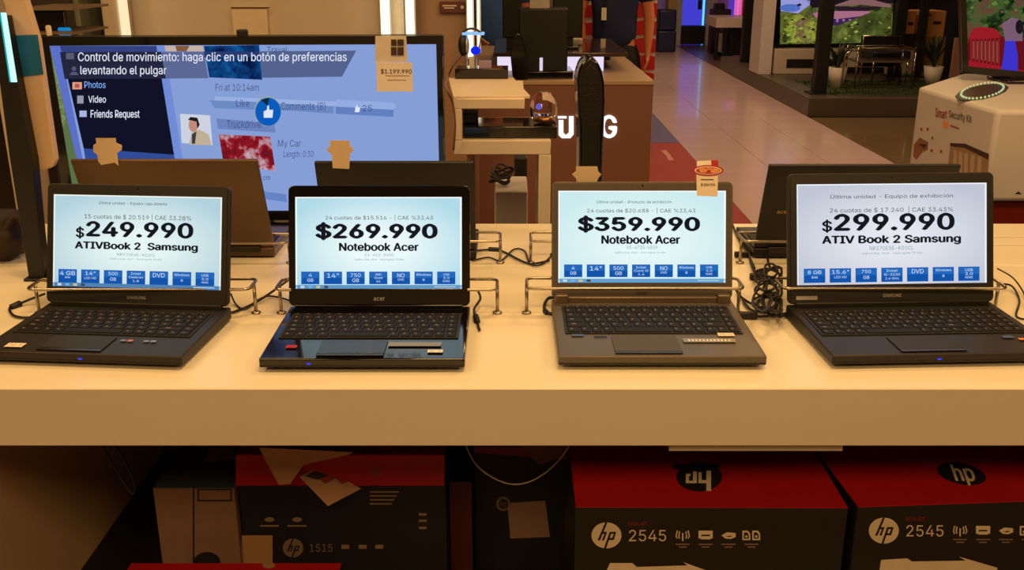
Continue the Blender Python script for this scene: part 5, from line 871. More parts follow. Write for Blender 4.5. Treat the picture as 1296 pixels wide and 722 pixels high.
# ================================================================== PEOPLE
skin_m = M('skin', (205, 130, 90), .55, noise=.06)
def skinned(name, V, Ed, m, parent, sub=1):
    me = bpy.data.meshes.new(name); me.from_pydata([v[:3] for v in V], Ed, []); o = bpy.data.objects.new(name, me); COL.objects.link(o); me.materials.append(m)
    if parent is not None: o.parent = parent
    md = o.modifiers.new('skin', 'SKIN'); md.use_smooth_shade = True
    ld = me.skin_vertices[0].data
    for i, v in enumerate(V): ld[i].radius = (v[3], v[4] if len(v) > 4 else v[3])
    ld[0].use_root = True
    s_ = o.modifiers.new('sub', 'SUBSURF'); s_.levels = sub; s_.render_levels = sub
    OFF[o.name] = OFF[parent.name] if parent is not None else Matrix.Identity(4)
    return o
def person(loc, label, shirt, trouser, rz, armL, armR, hairrgb, badge=False):
    t = thing('person', loc, label, 'person', rz=rz)
    V = []; Ed = []
    def add(v, p=None): V.append(v); (Ed.append((p, len(V)-1)) if p is not None else None); return len(V)-1
    pel = add((0, 0, .95, .13, .10)); sp1 = add((0, 0, 1.12, .125, .09), pel); ch = add((0, 0, 1.33, .145, .10), sp1); nb = add((0, .0, 1.46, .06, .06), ch); hb = add((0, -.01, 1.55, .055), nb)
    h1 = add((0, -.02, 1.62, .078, .09), hb); h2 = add((0, -.015, 1.70, .076, .088), h1); add((0, -.01, 1.745, .045), h2)
    add((0, -.112, 1.635, .013), h1)                     # nose
    for s in (-1, 1): add((s*.085, 0, 1.65, .014), h1)
    hands = []
    for s, arm in ((-1, armL), (1, armR)):
        sh_ = add((s*.18, 0, 1.40, .055), ch); e = add((*arm[0], .040), sh_); f = add((*[(arm[0][i]*.4+arm[1][i]*.6) for i in range(3)], .034), e); wv = add((*arm[1], .025), f)
        d = (Vector(arm[1])-Vector(arm[0])).normalized(); side = d.cross(Vector((s, 0, 0))); side = side.normalized() if side.length > .2 else Vector((0, -1, 0))
        if side.y > 0: side = -side
        p = Vector(arm[1])+d*.06; pi = add((*p, .024, .014), wv)
        for k, (ln, of) in enumerate(((.065, -.027), (.078, -.009), (.075, .009), (.058, .026))):
            q0 = p+d*.028+side*of; q1 = q0+d*ln*.55+Vector((-s*.008, 0, 0)); q2 = q1+d*ln*.45+Vector((-s*.016, 0, 0))
            i0 = add((*q0, .0095), pi); i1 = add((*q1, .0088), i0); add((*q2, .0075), i1)
        q1 = p+side*-.035+d*.005; i0 = add((*q1, .011), pi); add((*(q1+side*-.012+d*.035), .009), i0)
    for s in (-1, 1):
        hp = add((s*.09, 0, .88, .085), pel); kn = add((s*.10, -.01, .50, .06), hp); cf = add((s*.10, .01, .32, .052), kn); an = add((s*.10, .02, .09, .038), cf); add((s*.11, -.12, .045, .04, .03), an)
    skinned('body', V, Ed, skin_m, t, 2)
    V, Ed = [], []; c = add((0, 0, .89, .185, .145)); s1 = add((0, 0, 1.13, .155, .118), c); ch = add((0, 0, 1.33, .172, .125), s1); add((0, 0, 1.44, .085, .075), ch)
    for s, arm in ((-1, armL), (1, armR)):
        sh_ = add((s*.185, 0, 1.40, .075), ch); m_ = [(s*.185, 0, 1.40)[i]*.35+arm[0][i]*.65 for i in range(3)]; add((*m_, .066), sh_)
    skinned('shirt', V, Ed, shirt, t, 2)
    V, Ed = [], []; c0 = add((0, 0, 1.04, .140, .105)); c = add((0, 0, .93, .172, .135), c0)
    for s in (-1, 1):
        hp = add((s*.095, 0, .84, .125), c); kn = add((s*.10, -.01, .50, .083), hp); add((s*.10, .02, .07, .07), kn)
    skinned('trousers', V, Ed, trouser, t, 2)
    mb = MB(); mb.ball((0, .015, 1.71), .105, M('hair_%d' % hairrgb[0], hairrgb, .7), (.95, 1.05, .85)); mb.build('hair', t, world=False)
    mb = MB()
    for s in (-1, 1): mb.ball((s*.032, -.100, 1.665), .011, M('eye_dark', (25, 18, 15), .3))
    mb.box((-.026, -.112, 1.588), (.026, -.098, 1.594), M('mouth', (150, 70, 60), .6)); mb.build('face_detail', t, world=False)
    mb = MB()
    for s in (-1, 1): mb.box((s*.11-.05, -.19, 0), (s*.11+.05, .08, .085), blackm, bev=.025)
    mb.build('shoes', t, world=False)
    if badge:
        mb = MB(); mb.box((-.105, -.150, 1.135), (-.072, -.146, 1.215), M('white_sticker', (240, 235, 225), .5)); mb.box((-.100, -.150, 1.27), (-.072, -.147, 1.30), M('white_sticker', (240, 235, 225), .5)); mb.build('badge', t, world=False)
        mb = MB(); mb.tube([(-.085, -.14, 1.21), (-.07, -.142, 1.32), (-.04, -.11, 1.44)], .004, blackm); mb.build('lanyard', t, world=False)
    return t
Yp = 6.95
person((PY(778, 30, Yp).x, Yp, .007), 'person in navy polo shirt with white badge standing behind the brown counter', M('navy_polo', (24, 40, 86), .8, noise=.1), M('black_cloth', (16, 14, 16), .85), 0,
       ((-.245, -.01, 1.16), (-.215, -.03, .98)), ((.235, -.01, 1.14), (.225, -.05, .945)), (30, 20, 15), True)
person((PY(628, 30, Yp).x, Yp-.1, .007), 'person in lighter blue clothes standing left of the matte black computer tower', M('blue_shirt', (52, 96, 170), .85, noise=.15), M('denim', (30, 46, 84), .85), R(12),
       ((-.25, -.0, 1.18), (-.175, -.16, 1.06)), ((.21, .02, 1.14), (.16, -.20, 1.07)), (40, 26, 18))

# ================================================================== RED AND WHITE DISPLAY COLUMN
Yc = 7.6
a, b = PY(734, 0, Yc), PY(832, 0, Yc); rc = thing('promotional_column', ((a.x+b.x)/2, Yc+.2, 0), 'tall column of red panels with white wavy bands behind the person in the polo shirt', 'column')
mb = MB(); mb.box((a.x, Yc, 0), (b.x, Yc+.4, 2.1), M('white_paint', (215, 205, 200), .6)); mb.build('body', rc)
z = PY(820, 110, Yc).z; 
for k in range(9):
    z0 = z+k*.128; mid = (a.x+b.x)/2
    mb = MB(); n = 10; top = [(b.x-(b.x-a.x)*i/n, Yc-.008, z0+.098+.012*math.sin(i/n*6.28*2)) for i in range(n+1)]
    mb.prism([(a.x, Yc-.008, z0), (b.x, Yc-.008, z0)]+top, (0, .01, 0), M('red_panel', (190, 22, 26), .5)); mb.build('red_panel', rc)

# ================================================================== FAR END OF THE AISLE
Yf = 17.6
mb = MB(); a = PZ(838, 63, .005)
for z0, z1, w_, lb in ((.01, .36, .16, 'lower dark blue crate at the far end of the aisle, left side'), (.365, .70, .15, 'upper dark blue crate at the far end of the aisle, left side')):
    mb = MB(); mb.box((a.x-w_, 17.2, z0), (a.x+w_, 17.6, z1), M('dark_blue_plastic', (26, 34, 82), .4), bev=.03); single('storage_crate', mb, lb, 'crate')
Yw = 18.9
def far(name, x0, y0, x1, y1, m, label, cat, d=.1, Y=Yw, toz=None, bev=0): return bx(name, x0, y0, x1, y1, Y, d, m, label, cat, toz=toz, bev=bev)
bd = thing('blue_display', (PY(878, 55, Yw).x, Yw, .0), 'glowing blue display booth with cyan edge light at the far end of the aisle', 'display')
def fb(x0, y0, x1, y1, m, name, Y, d, par=bd):
    a, b = PY(x0, y0, Y), PY(x1, y1, Y); mb = MB(); mb.box((a.x, Y, max(.0, b.z)), (b.x, Y+d, a.z), m); return mb.build(name, par)
fb(861, -40, 897, 57, E((70, 66, 215), .9), 'lit_back', Yw, .05); fb(893, -40, 898, 57, E((90, 190, 255), 1.6), 'light_strip', Yw-.06, .05)
fb(862, 33, 891, 56, blackm, 'plinth', Yw-.3, .25); fb(857, -40, 861, 63, white_card, 'side_frame', Yw-.3, .35); fb(898, -40, 905, 63, white_card, 'side_frame', Yw-.3, .35)
fb(884, 0, 888, 12, blackm, 'hanging_device', Yw-.1, .04)
mb = MB(); a = PY(852, -40, Yw-.4); mb.box((PY(846, 0, Yw-.4).x, Yw-.4, 0), (PY(857, 0, Yw-.4).x, Yw-.1, 3.4), M('tan_wall', (200, 165, 120), .7)); struct('trim_2', mb)
dt = thing('display_table', PZ(930, 76, 0), 'dark display table with a lit white top near the far end of the aisle', 'table')
Yd = PZ(930, 76, 0).y
fb(922, 35, 962, 70, M('dark_cabinet', (26, 20, 24), .4), 'cabinet', Yd, .6, dt); fb(907, 23, 962, 35, M('white_top', (225, 205, 195), .3), 'top', Yd-.1, .9, dt)
for x in (906, 916, 925, 955): fb(x, 35, x+2, 76, blackm, 'leg', Yd-.05, .04, dt)
fb(909, 42, 919, 66, white_card, 'side_board', Yd+.1, .03, dt)
mb = MB(); a, b = PY(903, 8, Yd+1.2), PY(925, 22, Yd+1.2); mb.box((a.x, Yd+1.2, 0), (b.x, Yd+1.5, a.z-.05), M('purple_dark', (50, 30, 60), .5)); mb.box((a.x+.05, Yd+1.25, a.z-.05), (b.x-.1, Yd+1.45, a.z+.04), blackm); single('shelf_unit', mb, 'low dark shelf behind the display table at the aisle\'s end', 'shelf')
far('glowing_panel', 925, -30, 932, 20, E((90, 60, 200), .8), 'violet glowing panel above the far display table', 'lamp', Y=Yw, d=.05)
far('glowing_panel', 932, -30, 938, 20, E((235, 110, 190), 1.0), 'pink glowing panel above the far display table', 'lamp', Y=Yw, d=.05)
far('glowing_panel', 938, -30, 950, 20, E((170, 40, 60), .7), 'red glowing panel above the far display table', 'lamp', Y=Yw, d=.05)
ws = thing('slat_wall', (PY(965, 20, Yw).x, Yw, 0), 'pale slatted wall section right of the coloured panels', 'wall panel')
for k in range(9):
    mb = MB(); z0 = 1.05+k*.13; mb.box((PY(953, 10, Yw).x, Yw, z0), (PY(985, 10, Yw).x, Yw+.05, z0+.10), white_card); mb.build('slat', ws)
# posts of the right-hand displays
def post(px, ybot, w_, zb_, label, top=3.3):
    p = PZ(px, ybot, zb_); mb = MB(); mb.box((p.x-w_/2, p.y, zb_+.012), (p.x+w_/2, p.y+w_, top), blackm, bev=.005)
    t = thing('post', (p.x, p.y+w_/2, zb_), label, 'post', 'black posts on the right'); mb.build('shaft', t)
    mb = MB(); mb.box((p.x-w_*.9, p.y-w_*.4, zb_), (p.x+w_*.9, p.y+w_*1.4, zb_+.012), blackm); mb.build('foot', t)
post(943, 97, .13, .004, 'black post beside the far display table')
ZPL = .19
# platform
pf = thing('display_platform', (5.5, 10.06, 0), 'low platform with turf carrying televisions and potted plants on the right', 'platform')
mb = MB(); mb.box((3.0, 10.06, 0), (8.8, 14.5, ZPL), M('platform_grey', (84, 72, 58), .35, noise=.08, scale=4), bev=.006); mb.build('body', pf)
t = bmesh.new(); turf = MB(); tm = M('green_turf', (58, 74, 34), .9, noise=.4, scale=25)
for k in range(5000):
    x, y = random.uniform(3.25, 8.6), random.uniform(10.25, 11.5); h = random.uniform(.01, .03); d = random.uniform(-.01, .01)
    turf.faces([(x-.008, y, ZPL), (x+.008, y, ZPL), (x+d, y+d, ZPL+h)], [(0, 1, 2)], tm)
turf.box((3.25, 10.25, ZPL-.001), (8.6, 11.5, ZPL+.003), tm); o = turf.build('turf', pf); o['kind'] = 'stuff'
post(1038, 119, .13, ZPL, 'black post left of the front potted plant on the platform')
post(1133, 97, .12, ZPL, 'black post behind the chrome frame on the platform')
post(1161, 98, .085, ZPL, 'slim black post between the two brown cartons')
post(1205, 102, .15, ZPL, 'thick black post left of the white kitchen-picture carton')
# white pillar and television cabinet
Yv = 12.2
mb = MB(); mb.box((PY(963, 50, Yv).x, Yv, ZPL), (PY(979, 50, Yv).x, Yv+.5, 3.4), M('white_paint', (215, 205, 200), .6)); o = single('pillar', mb, 'white pillar left of the television with the pagoda picture', 'pillar')
cb = thing('television_cabinet', (PY(1040, 80, Yv).x, Yv, ZPL), 'long white cabinet with dark slots under the pagoda television', 'cabinet')
a, b = PY(981, 62, Yv), PY(1160, 95, Yv)
mb = MB(); mb.box((a.x, Yv, ZPL), (b.x, Yv+.5, a.z), M('white_lacquer', (205, 190, 170), .4), bev=.01); mb.build('body', cb)
for x0, x1, y0, y1 in ((996, 1060, 75, 86), (1070, 1118, 85, 93)):
    a, b = PY(x0, y0, Yv-.005), PY(x1, y1, Yv-.005); mb = MB(); mb.box((a.x, Yv-.006, b.z), (b.x, Yv+.02, a.z), M('dark_slot', (25, 18, 14), .5)); mb.build('slot', cb)
tv2, Sx, n2 = television('television with a pagoda and garden picture on the white cabinet', (0, Yv+.05, 1), (0, -1, 0), [(978, -62), (1136, -62), (1130, 60.5), (975, 60.5)], [(989, -54), (1134, -54), (1128, 54), (987, 56)], False, .2, zbase=PY(981, 62, Yv).z)
mb = MB(); mb.faces([p-n2*.003 for p in Sx], [(3, 2, 1, 0)], E_picture('garden', [(16, 20, 12), (44, 52, 22), (96, 104, 44), (60, 62, 34), (130, 130, 70)], 3.2)); scr = mb.build('screen', tv2)
cv = Canvas(plane_fn((0, Yv+.053, 1), n2, .002)); C = cv
g = MB(); C.poly(g, [(989, -54), (988, 14), (1010, 17), (1025, 6), (1030, -54)], E((150, 150, 215)), 1); C.disc(g, 1000, 10, 13, 5, E((80, 110, 190)), 2); C.poly(g, [(1030, -54), (1020, 0), (1028, 10), (1050, 8), (1134, 4), (1134, -54)], E((30, 18, 28)), 1); g.build('sky_picture', scr)
g = MB()
C.poly(g, [(1052, 8), (1075, 0), (1080, -10), (1100, -10), (1106, 0), (1128, 6), (1128, 10), (1090, 6)], E((130, 92, 92)), 3); C.poly(g, [(1028, 17), (1040, 14), (1100, 14), (1101, 19), (1060, 24), (1032, 22)], E((165, 105, 130)), 3)
C.poly(g, [(1036, 23), (1095, 20), (1062, 33), (1040, 31)], E((58, 34, 74)), 2); C.poly(g, [(1056, 8), (1118, 9), (1098, 14), (1060, 14)], E((40, 24, 36)), 2)
for i in range(5): C.rect(g, 1050+i*8, 24, 1053+i*8, 29-i, E((150, 100, 170)), 4)
g.build('pagoda_picture', scr)
g = MB(); C.poly(g, [(1050, 54), (1056, 34), (1095, 18), (1128, 9), (1128, 54)], E_picture('hedge', [(26, 30, 14), (58, 64, 26), (74, 84, 34), (124, 130, 62)], 4, seed=5), 4); C.poly(g, [(990, 54), (992, 22), (1012, 18), (1034, 30), (1036, 54)], E_picture('hedge2', [(20, 24, 12), (62, 74, 26), (150, 158, 56), (100, 84, 52), (140, 112, 84)], 4, seed=9), 4); 
for i in range(60):
    x = random.uniform(990, 1126); y = random.uniform(22, 52) if x < 1030 else random.uniform(max(20, 50-(x-1030)*.42), 52); r = random.uniform(1.2, 3.6)
    C.poly(g, [(x-r, y), (x-r*.3, y+r*.7), (x+r, y+r*.2), (x+r*.3, y-r*.7)], E(random.choice([(120, 136, 48), (34, 44, 18), (150, 160, 70), (70, 84, 30), (52, 44, 30)])), 5)
for i in range(14):
    x, y = random.uniform(989, 1032), random.uniform(-40, 10); r = random.uniform(2, 6)
    C.poly(g, [(x-r, y), (x-r*.3, y+r*.6), (x+r, y+r*.2), (x+r*.3, y-r*.6)], E(random.choice([(30, 28, 40), (190, 190, 230), (40, 50, 30)])), 5)
g.build('hedge_picture', scr)
# potted plants
def plant(px, py, pw, phh, leaf, label, nl=34):
    p = PZ(px, py, ZPL+.004); t = thing('potted_plant', p, label, 'plant', 'potted plants on the platform')
    mb = MB(); mb.lathe([(pw*.36, 0), (pw*.5, phh), (pw*.44, phh), (pw*.42, phh*.9)], M('white_pot', (205, 195, 180), .5), seg=18); mb.build('pot', t, world=False)
    lm_ = M('dark_leaf', (44, 58, 28), .5, noise=.25)
    for k in range(nl):
        a = random.uniform(0, 6.28); h = leaf*random.uniform(.6, 1.05); sp_ = leaf*random.uniform(.1, .65); mb = MB(); V = []; n = 5
        for i in range(n+1):
            s_ = i/n; r = sp_*s_**1.6; z = phh*.85+h*s_*(1-.25*s_*(sp_/leaf)); w_ = .022*math.sin(math.pi*min(.97, s_*.85+.12)); V += [(r*math.cos(a)-w_*math.sin(a), r*math.sin(a)+w_*math.cos(a), z), (r*math.cos(a), r*math.sin(a), z-.004), (r*math.cos(a)+w_*math.sin(a), r*math.sin(a)-w_*math.cos(a), z)]
        fs = []
        for i in range(n): fs += [(i*3, i*3+1, i*3+4, i*3+3), (i*3+1, i*3+2, i*3+5, i*3+4)]
        mb.faces(V, fs, lm_); mb.build('leaf', t, world=False)
plant(1058, 111, .20, .22, .34, 'spiky green plant in a white pot left of the chrome frame')
plant(1179, 107, .21, .20, .40, 'spiky green plant in a white pot between chrome frame and carton')
# chrome frame bench
p = PZ(1124, 113, ZPL); fr_ = thing('side_table', (p.x, p.y, ZPL), 'chrome-framed glass side table between the two potted plants', 'table')
Yq = p.y; q = lambda x, y, d=0: PY(x, y, Yq+d)
cm = M('chrome', (190, 175, 155), .2, 1)
for x in (1087, 1160):
    for d in (0, .35):
        v = q(x, 60); mb = MB(); mb.tube([(v.x, Yq+d, ZPL), (v.x, Yq+d, v.z)], .011, cm); mb.build('leg', fr_)
v0, v1 = q(1087, 62), q(1160, 62)
for d in (0, .35): mb = MB(); mb.box((v0.x, Yq+d-.012, v0.z-.012), (v1.x, Yq+d+.012, v0.z+.012), cm, bev=.004); mb.build('rail', fr_)
v2 = q(1087, 77); mb = MB(); mb.box((v0.x, Yq, v2.z-.02), (v1.x, Yq+.35, v2.z), M('grey_shelf', (110, 92, 78), .3)); mb.build('shelf', fr_)
mb = MB(); mb.box((v0.x, Yq, v0.z), (v1.x, Yq+.35, v0.z+.008), GLASS('smoked_glass', (90, 80, 70))); mb.build('glass_top', fr_)
mb = MB(); mb.tube([q(1087, 64), q(1078, 64), q(1070, 70), q(1068, 80), (q(1068, 80).x, Yq, ZPL+.01)], .010, cm); mb.build('side_hoop', fr_)
# armchair behind
ch_ = thing('armchair', (q(1125, 80, .6).x, Yq+.8, ZPL), 'black armchair with chrome outline behind the side table', 'chair')
Ya = Yq+.6; q = lambda x, y, d=0: PY(x, y, Ya+d)
a, b = q(1104, 48), q(1150, 62)
mb = MB(); mb.box((a.x, Ya+.3, a.z-.35), (b.x, Ya+.38, a.z), blackm, bev=.02); mb.build('backrest', ch_)
mb = MB(); mb.tube([(a.x, Ya+.28, a.z-.3), (a.x, Ya+.28, a.z), (b.x, Ya+.28, a.z), (b.x, Ya+.28, a.z-.3)], .010, cm, smooth_path=False); mb.build('back_frame', ch_)
mb = MB(); mb.box((a.x, Ya-.1, ZPL+.25), (b.x, Ya+.3, ZPL+.36), blackm, bev=.03); mb.build('seat', ch_)
for x in (a.x+.02, b.x-.02):
    for y in (Ya-.08, Ya+.3): mb = MB(); mb.tube([(x, y, ZPL), (x, y, ZPL+.27)], .012, cm); mb.build('leg', ch_)
# cartons beyond
orange_card = M('orange_cardboard', (215, 150, 85), .8, noise=.08)
cs = bx('carton', 1139, 14, 1157, 42, 12.8, .4, orange_card, 'plain brown carton high up behind the posts, left of its neighbour', 'carton', toz=PY(0, 43, 12.8).z)
cs2 = bx('carton', 1166, 14, 1194, 46, 12.8, .4, orange_card, 'brown carton with dark print high up behind the right plant', 'carton', toz=PY(0, 47, 12.8).z)
bx('carton', 1163, 47, 1192, 90, 12.8, .42, M('yellow_card', (150, 120, 60), .8), 'dull yellow carton behind the leaves of the right plant', 'carton', toz=.192)
bx('cabinet', 1137, 43, 1158, 90, 12.8, .42, M('dark_wood', (40, 28, 22), .5), 'dark cabinet under the plain brown carton', 'cabinet', toz=.192)
g = MB(); cvk = Canvas(plane_fn((0, 12.799, 1), (0, -1, 0), .002)); cvk.rect(g, 1170, 18, 1179, 20, dk); cvk.rect(g, 1181, 27, 1191, 31, dk); cvk.rect(g, 1168, 31, 1174, 33, dk); g.build('print', cs2)
g = MB(); cvk.rect(g, 1149, 28, 1156, 32, dk); g.build('print', cs)
#bx('cabinet', 1198, -40, 1222, 95, 11.0, .5, M('dark_wood', (40, 28, 22), .5), 'tall dark cabinet left of the television with the red bench', 'cabinet', toz=ZPL)
bx('cabinet', 1140, -60, 1198, 13, 13.6, .3, M('dark_wood', (40, 28, 22), .5), 'dark wall cupboard above the brown cartons', 'cabinet', toz=1.2)
bx('partition', 1120, -80, 1296, 100, 14.0, .1, M('dark_partition', (45, 34, 30), .7), 'dark partition closing the right-hand displays', 'partition', toz=.2)

bx('board', 1209, 48, 1216, 90, 10.9, .03, M('pale_brown_board', (150, 110, 90), .6), 'narrow pale board leaning beside the posts left of the white carton', 'board', toz=ZPL+.004)

# ================================================================== WHITE CARTON AND TELEVISION, RIGHT
ZT = 1.13
A, B_, C_, = PZ(1163, 110, ZT), PZ(1262, 139.5, ZT), PZ(1217, 93, ZT)
xr2 = 2.25; foot = [B_, Vector((xr2, B_.y, ZT)), Vector((xr2, C_.y, ZT)), C_, A]
cz = PY(1258, 256, B_.y).z
wc = thing('carton', (1.8, 3.2, cz), 'big white printed carton with a kitchen picture, right of the aisle', 'carton')
mb = MB(); mb.prism([Vector((v.x, v.y, cz)) for v in foot], (0, 0, ZT-cz), white_card, bev=.014); mb.build('box', wc)
nL = Vector((-(A.y-B_.y), (A.x-B_.x), 0)).normalized()
if nL.x > 0: nL = -nL
cvw = Canvas(plane_fn(B_, nL, .0006)); C = cvw; g = MB(); rp = M('red_print', (150, 50, 45), .6); gp = M('grey_print', (90, 80, 78), .6)
C.text(g, 'Smart', 1184, 1199, 136, 148, rp, 1, .02, slope=.22); C.text(g, 'Security Kit', 1201, 1230, 139, 151, gp, 1, .01, slope=.25)
C.poly(g, [(1194, 153), (1201, 155), (1200, 163), (1193, 161)], M('orange_print', (190, 100, 50), .6), 1); C.poly(g, [(1203, 158), (1214, 162), (1214, 164), (1203, 160)], rp, 1)
for x, y in ((1165, 162), (1173, 162), (1179, 173), (1178, 189), (1190, 190)): C.rect(g, x, y, x+2.5, y+3.5, rp, 1)
g.build('lettering', wc)
g = MB(); C.poly(g, [(1157, 183), (1164, 174), (1175, 180), (1174, 190), (1168, 192), (1160, 202), (1156, 198)], M('brown_print', (140, 95, 70), .6), 1); C.poly(g, [(1163, 182), (1174, 183), (1170, 188)], dk, 2); g.build('hand_picture', wc)
g = MB(); C.poly(g, [(1203, 181), (1222, 183), (1252, 196), (1248, 235), (1199, 220)], M('kitchen_print', (150, 125, 100), .6), 1)
C.poly(g, [(1203, 181), (1222, 182), (1252, 195), (1251, 202), (1221, 187), (1203, 185)], dk, 2)
for x in (1207, 1214, 1221, 1229, 1238): C.poly(g, [(x, 190+(x-1207)*.25), (x+5, 191+(x-1207)*.25), (x+4, 220+(x-1207)*.3), (x-1, 219+(x-1207)*.3)], M('cupboard_print', (180, 160, 135), .6), 2)
g.build('kitchen_picture', wc)
cvf = Canvas(plane_fn(B_, (0, -1, 0), .0006)); g = MB(); cvf.poly(g, [(1284, 246), (1289, 242), (1293, 246)], dk); g.build('print', wc)
# what it stands on
mb = MB(); mb.box((B_.x+.03, B_.y+.02, .44), (xr2, 3.25, cz-.001), M('dark_red_carton', (105, 18, 16), .5)); o = single('carton', mb, 'dark red carton directly under the white kitchen-picture carton', 'carton')
mb = MB(); mb.box((B_.x+.03, B_.y+.02, .0), (xr2, 3.25, .439), blackbox); o = single('carton', mb, 'black carton on the floor under the dark red carton', 'carton')
# bead ring
c = PZ(1243, 116, ZT+.004); br = thing('bead_ring', c, 'ring of pale glass beads on top of the white carton', 'ornament'); rp0 = PZ(1243+27, 113, ZT).x-PZ(1243, 113, ZT).x
e1 = PZ(1216, 121, ZT); e2 = PZ(1270, 112, ZT); ctr = (e1+e2)/2; ax_ = (e2-e1)/2; bx_ = (PZ(1243, 107.5, ZT)-PZ(1243, 125.5, ZT))/2
for k in range(34):
    a_ = k*2*math.pi/34; v = ctr+ax_*math.cos(a_)+bx_*math.sin(a_); mb = MB(); mb.ball((v.x, v.y, ZT+.006), .0036, E((205, 215, 150), .85)); mb.build('bead', br)  # beads are glass; their brightness is put in as glow
mb = MB(); mb.prism([ctr+ax_*1.25*math.cos(k*.5236)+bx_*1.02*math.sin(k*.5236)+Vector((0, 0, .0006)) for k in range(12)], (0, 0, .001), M('dark_mat', (60, 48, 38), .6)); o = mb.build('dark_mat', br)
# television with a red bench
n3t = (Vector((-.22, -1, 0))).normalized(); o3t = PZ(1222, 95, ZT+.02)
tv3, Sx, n3t = television('television with a red bench and blue dress picture on the white carton', o3t, n3t, [(1214, -62), (1420, -62), (1400, 112), (1218, 92)], [(1221, -56), (1412, -56), (1394, 100), (1226, 84)], True, .12, zbase=ZT+.001, depth=.16)
mb = MB(); mb.faces([p-n3t*.003 for p in Sx], [(3, 2, 1, 0)], E_picture('leaves', [(14, 22, 8), (30, 48, 20), (66, 88, 44), (100, 60, 50), (60, 80, 50)], 16)); scr = mb.build('screen', tv3)
cv = Canvas(plane_fn(o3t-n3t*.003, n3t, .0006)); C = cv; g = MB(); rd = E((150, 26, 36)); rd2 = E((96, 18, 26))
C.poly(g, [(1226, 46), (1232, 36), (1245, 34), (1258, 36), (1268, 46), (1300, 50), (1300, 98), (1222, 84)], rd2, 1)
C.poly(g, [(1226, 46), (1232, 36), (1245, 34), (1258, 36), (1266, 42), (1266, 48), (1227, 50)], rd, 2); C.poly(g, [(1222, 76), (1300, 90), (1300, 98), (1222, 84)], rd, 2)
for i in range(8): C.poly(g, [(1228+i*5, 49), (1230+i*5, 49), (1230+i*5, 80+i*.9), (1228+i*5, 80+i*.9)], rd, 2)
for i in range(7): C.poly(g, [(1231+i*5, 52), (1232.6+i*5, 52), (1232.6+i*5, 74+i*.9), (1231+i*5, 74+i*.9)], E((118, 84, 60)), 3)
g.build('bench_picture', scr)
g = MB()
for i in range(46):
    x, y = random.uniform(1226, 1296), random.uniform(-40, 34); r = random.uniform(1.5, 4.5)
    C.poly(g, [(x-r, y), (x-r*.3, y+r*.8), (x+r, y+r*.2), (x+r*.3, y-r*.8)], E(random.choice([(96, 124, 56), (40, 66, 26), (20, 30, 12), (128, 70, 66), (70, 100, 44)])), 1)
g.build('foliage_picture', scr)
g = MB(); C.poly(g, [(1272, 50), (1284, 48), (1288, 70), (1288, 98), (1266, 96), (1270, 70)], E((60, 50, 200)), 3); C.poly(g, [(1268, 30), (1280, 22), (1294, 26), (1294, 52), (1272, 52)], E((120, 90, 110)), 3); C.disc(g, 1290, 34, 5, 9, E((30, 20, 30)), 4); g.build('dress_picture', scr)

# ================================================================== UNDER THE COUNTER
def carton(p0, p1, depth, z0, label, top_m, front_m, mat_side=None, name='printer_carton', group=None):
    """p0,p1: front top edge left, right"""
    d = (p1-p0); d.z = 0; L_ = d.length; yaw = math.atan2(d.y, d.x); root = thing(name, Vector((p0.x, p0.y, z0)), label, 'carton', group, rz=yaw)
    H = p0.z-z0; mb = MB(); mb.box((0, .001, 0), (L_, depth, H-.001), mat_side or front_m, bev=.002, seg=1); mb.build('box', root, world=False)
    mb = MB(); mb.box((.001, .0, H-.0012), (L_-.001, depth-.001, H), top_m); tp = mb.build('top_print', root, world=False)
    mb = MB(); mb.box((.001, -.0002, .001), (L_-.001, .0012, H-.0013), front_m); fp = mb.build('front_print', root, world=False)
    n = Vector((math.sin(yaw), -math.cos(yaw), 0))
    return root, tp, fp, Canvas(plane_fn(p0+n*.0004, n, .0004)), Canvas(lambda px, py, l: PZ(px, py, p0.z+.0003+.0003*l))
def hp_logo(g, C, cx, cy, rx, ry, m, ink, lift=1):
    C.disc(g, cx, cy, rx, ry, m, lift); k = rx/18.5
    C.poly(g, [(cx-1.5*k, cy-ry), (cx+1.2*k, cy-ry), (cx-8*k, cy+6*k), (cx-11*k, cy+6*k)], ink, lift+1)          # h stem
    C.poly(g, [(cx-5*k, cy-4.5*k), (cx+.8*k, cy-4.5*k), (cx-3*k, cy+6*k), (cx-5.6*k, cy+6*k), (cx-2.6*k, cy-2*k), (cx-6*k, cy-2*k)], ink, lift+1)
    C.poly(g, [(cx+4*k, cy-4.5*k), (cx+6.6*k, cy-4.5*k), (cx-.5*k, cy+ry), (cx-3.2*k, cy+ry)], ink, lift+1)      # p stem
    C.poly(g, [(cx+6*k, cy-4.5*k), (cx+12*k, cy-4.5*k), (cx+9*k, cy+5.5*k), (cx+2*k, cy+5.5*k), (cx+2.8*k, cy+3*k), (cx+7*k, cy+3*k), (cx+9*k, cy-2*k), (cx+5*k, cy-2*k)], ink, lift+1)
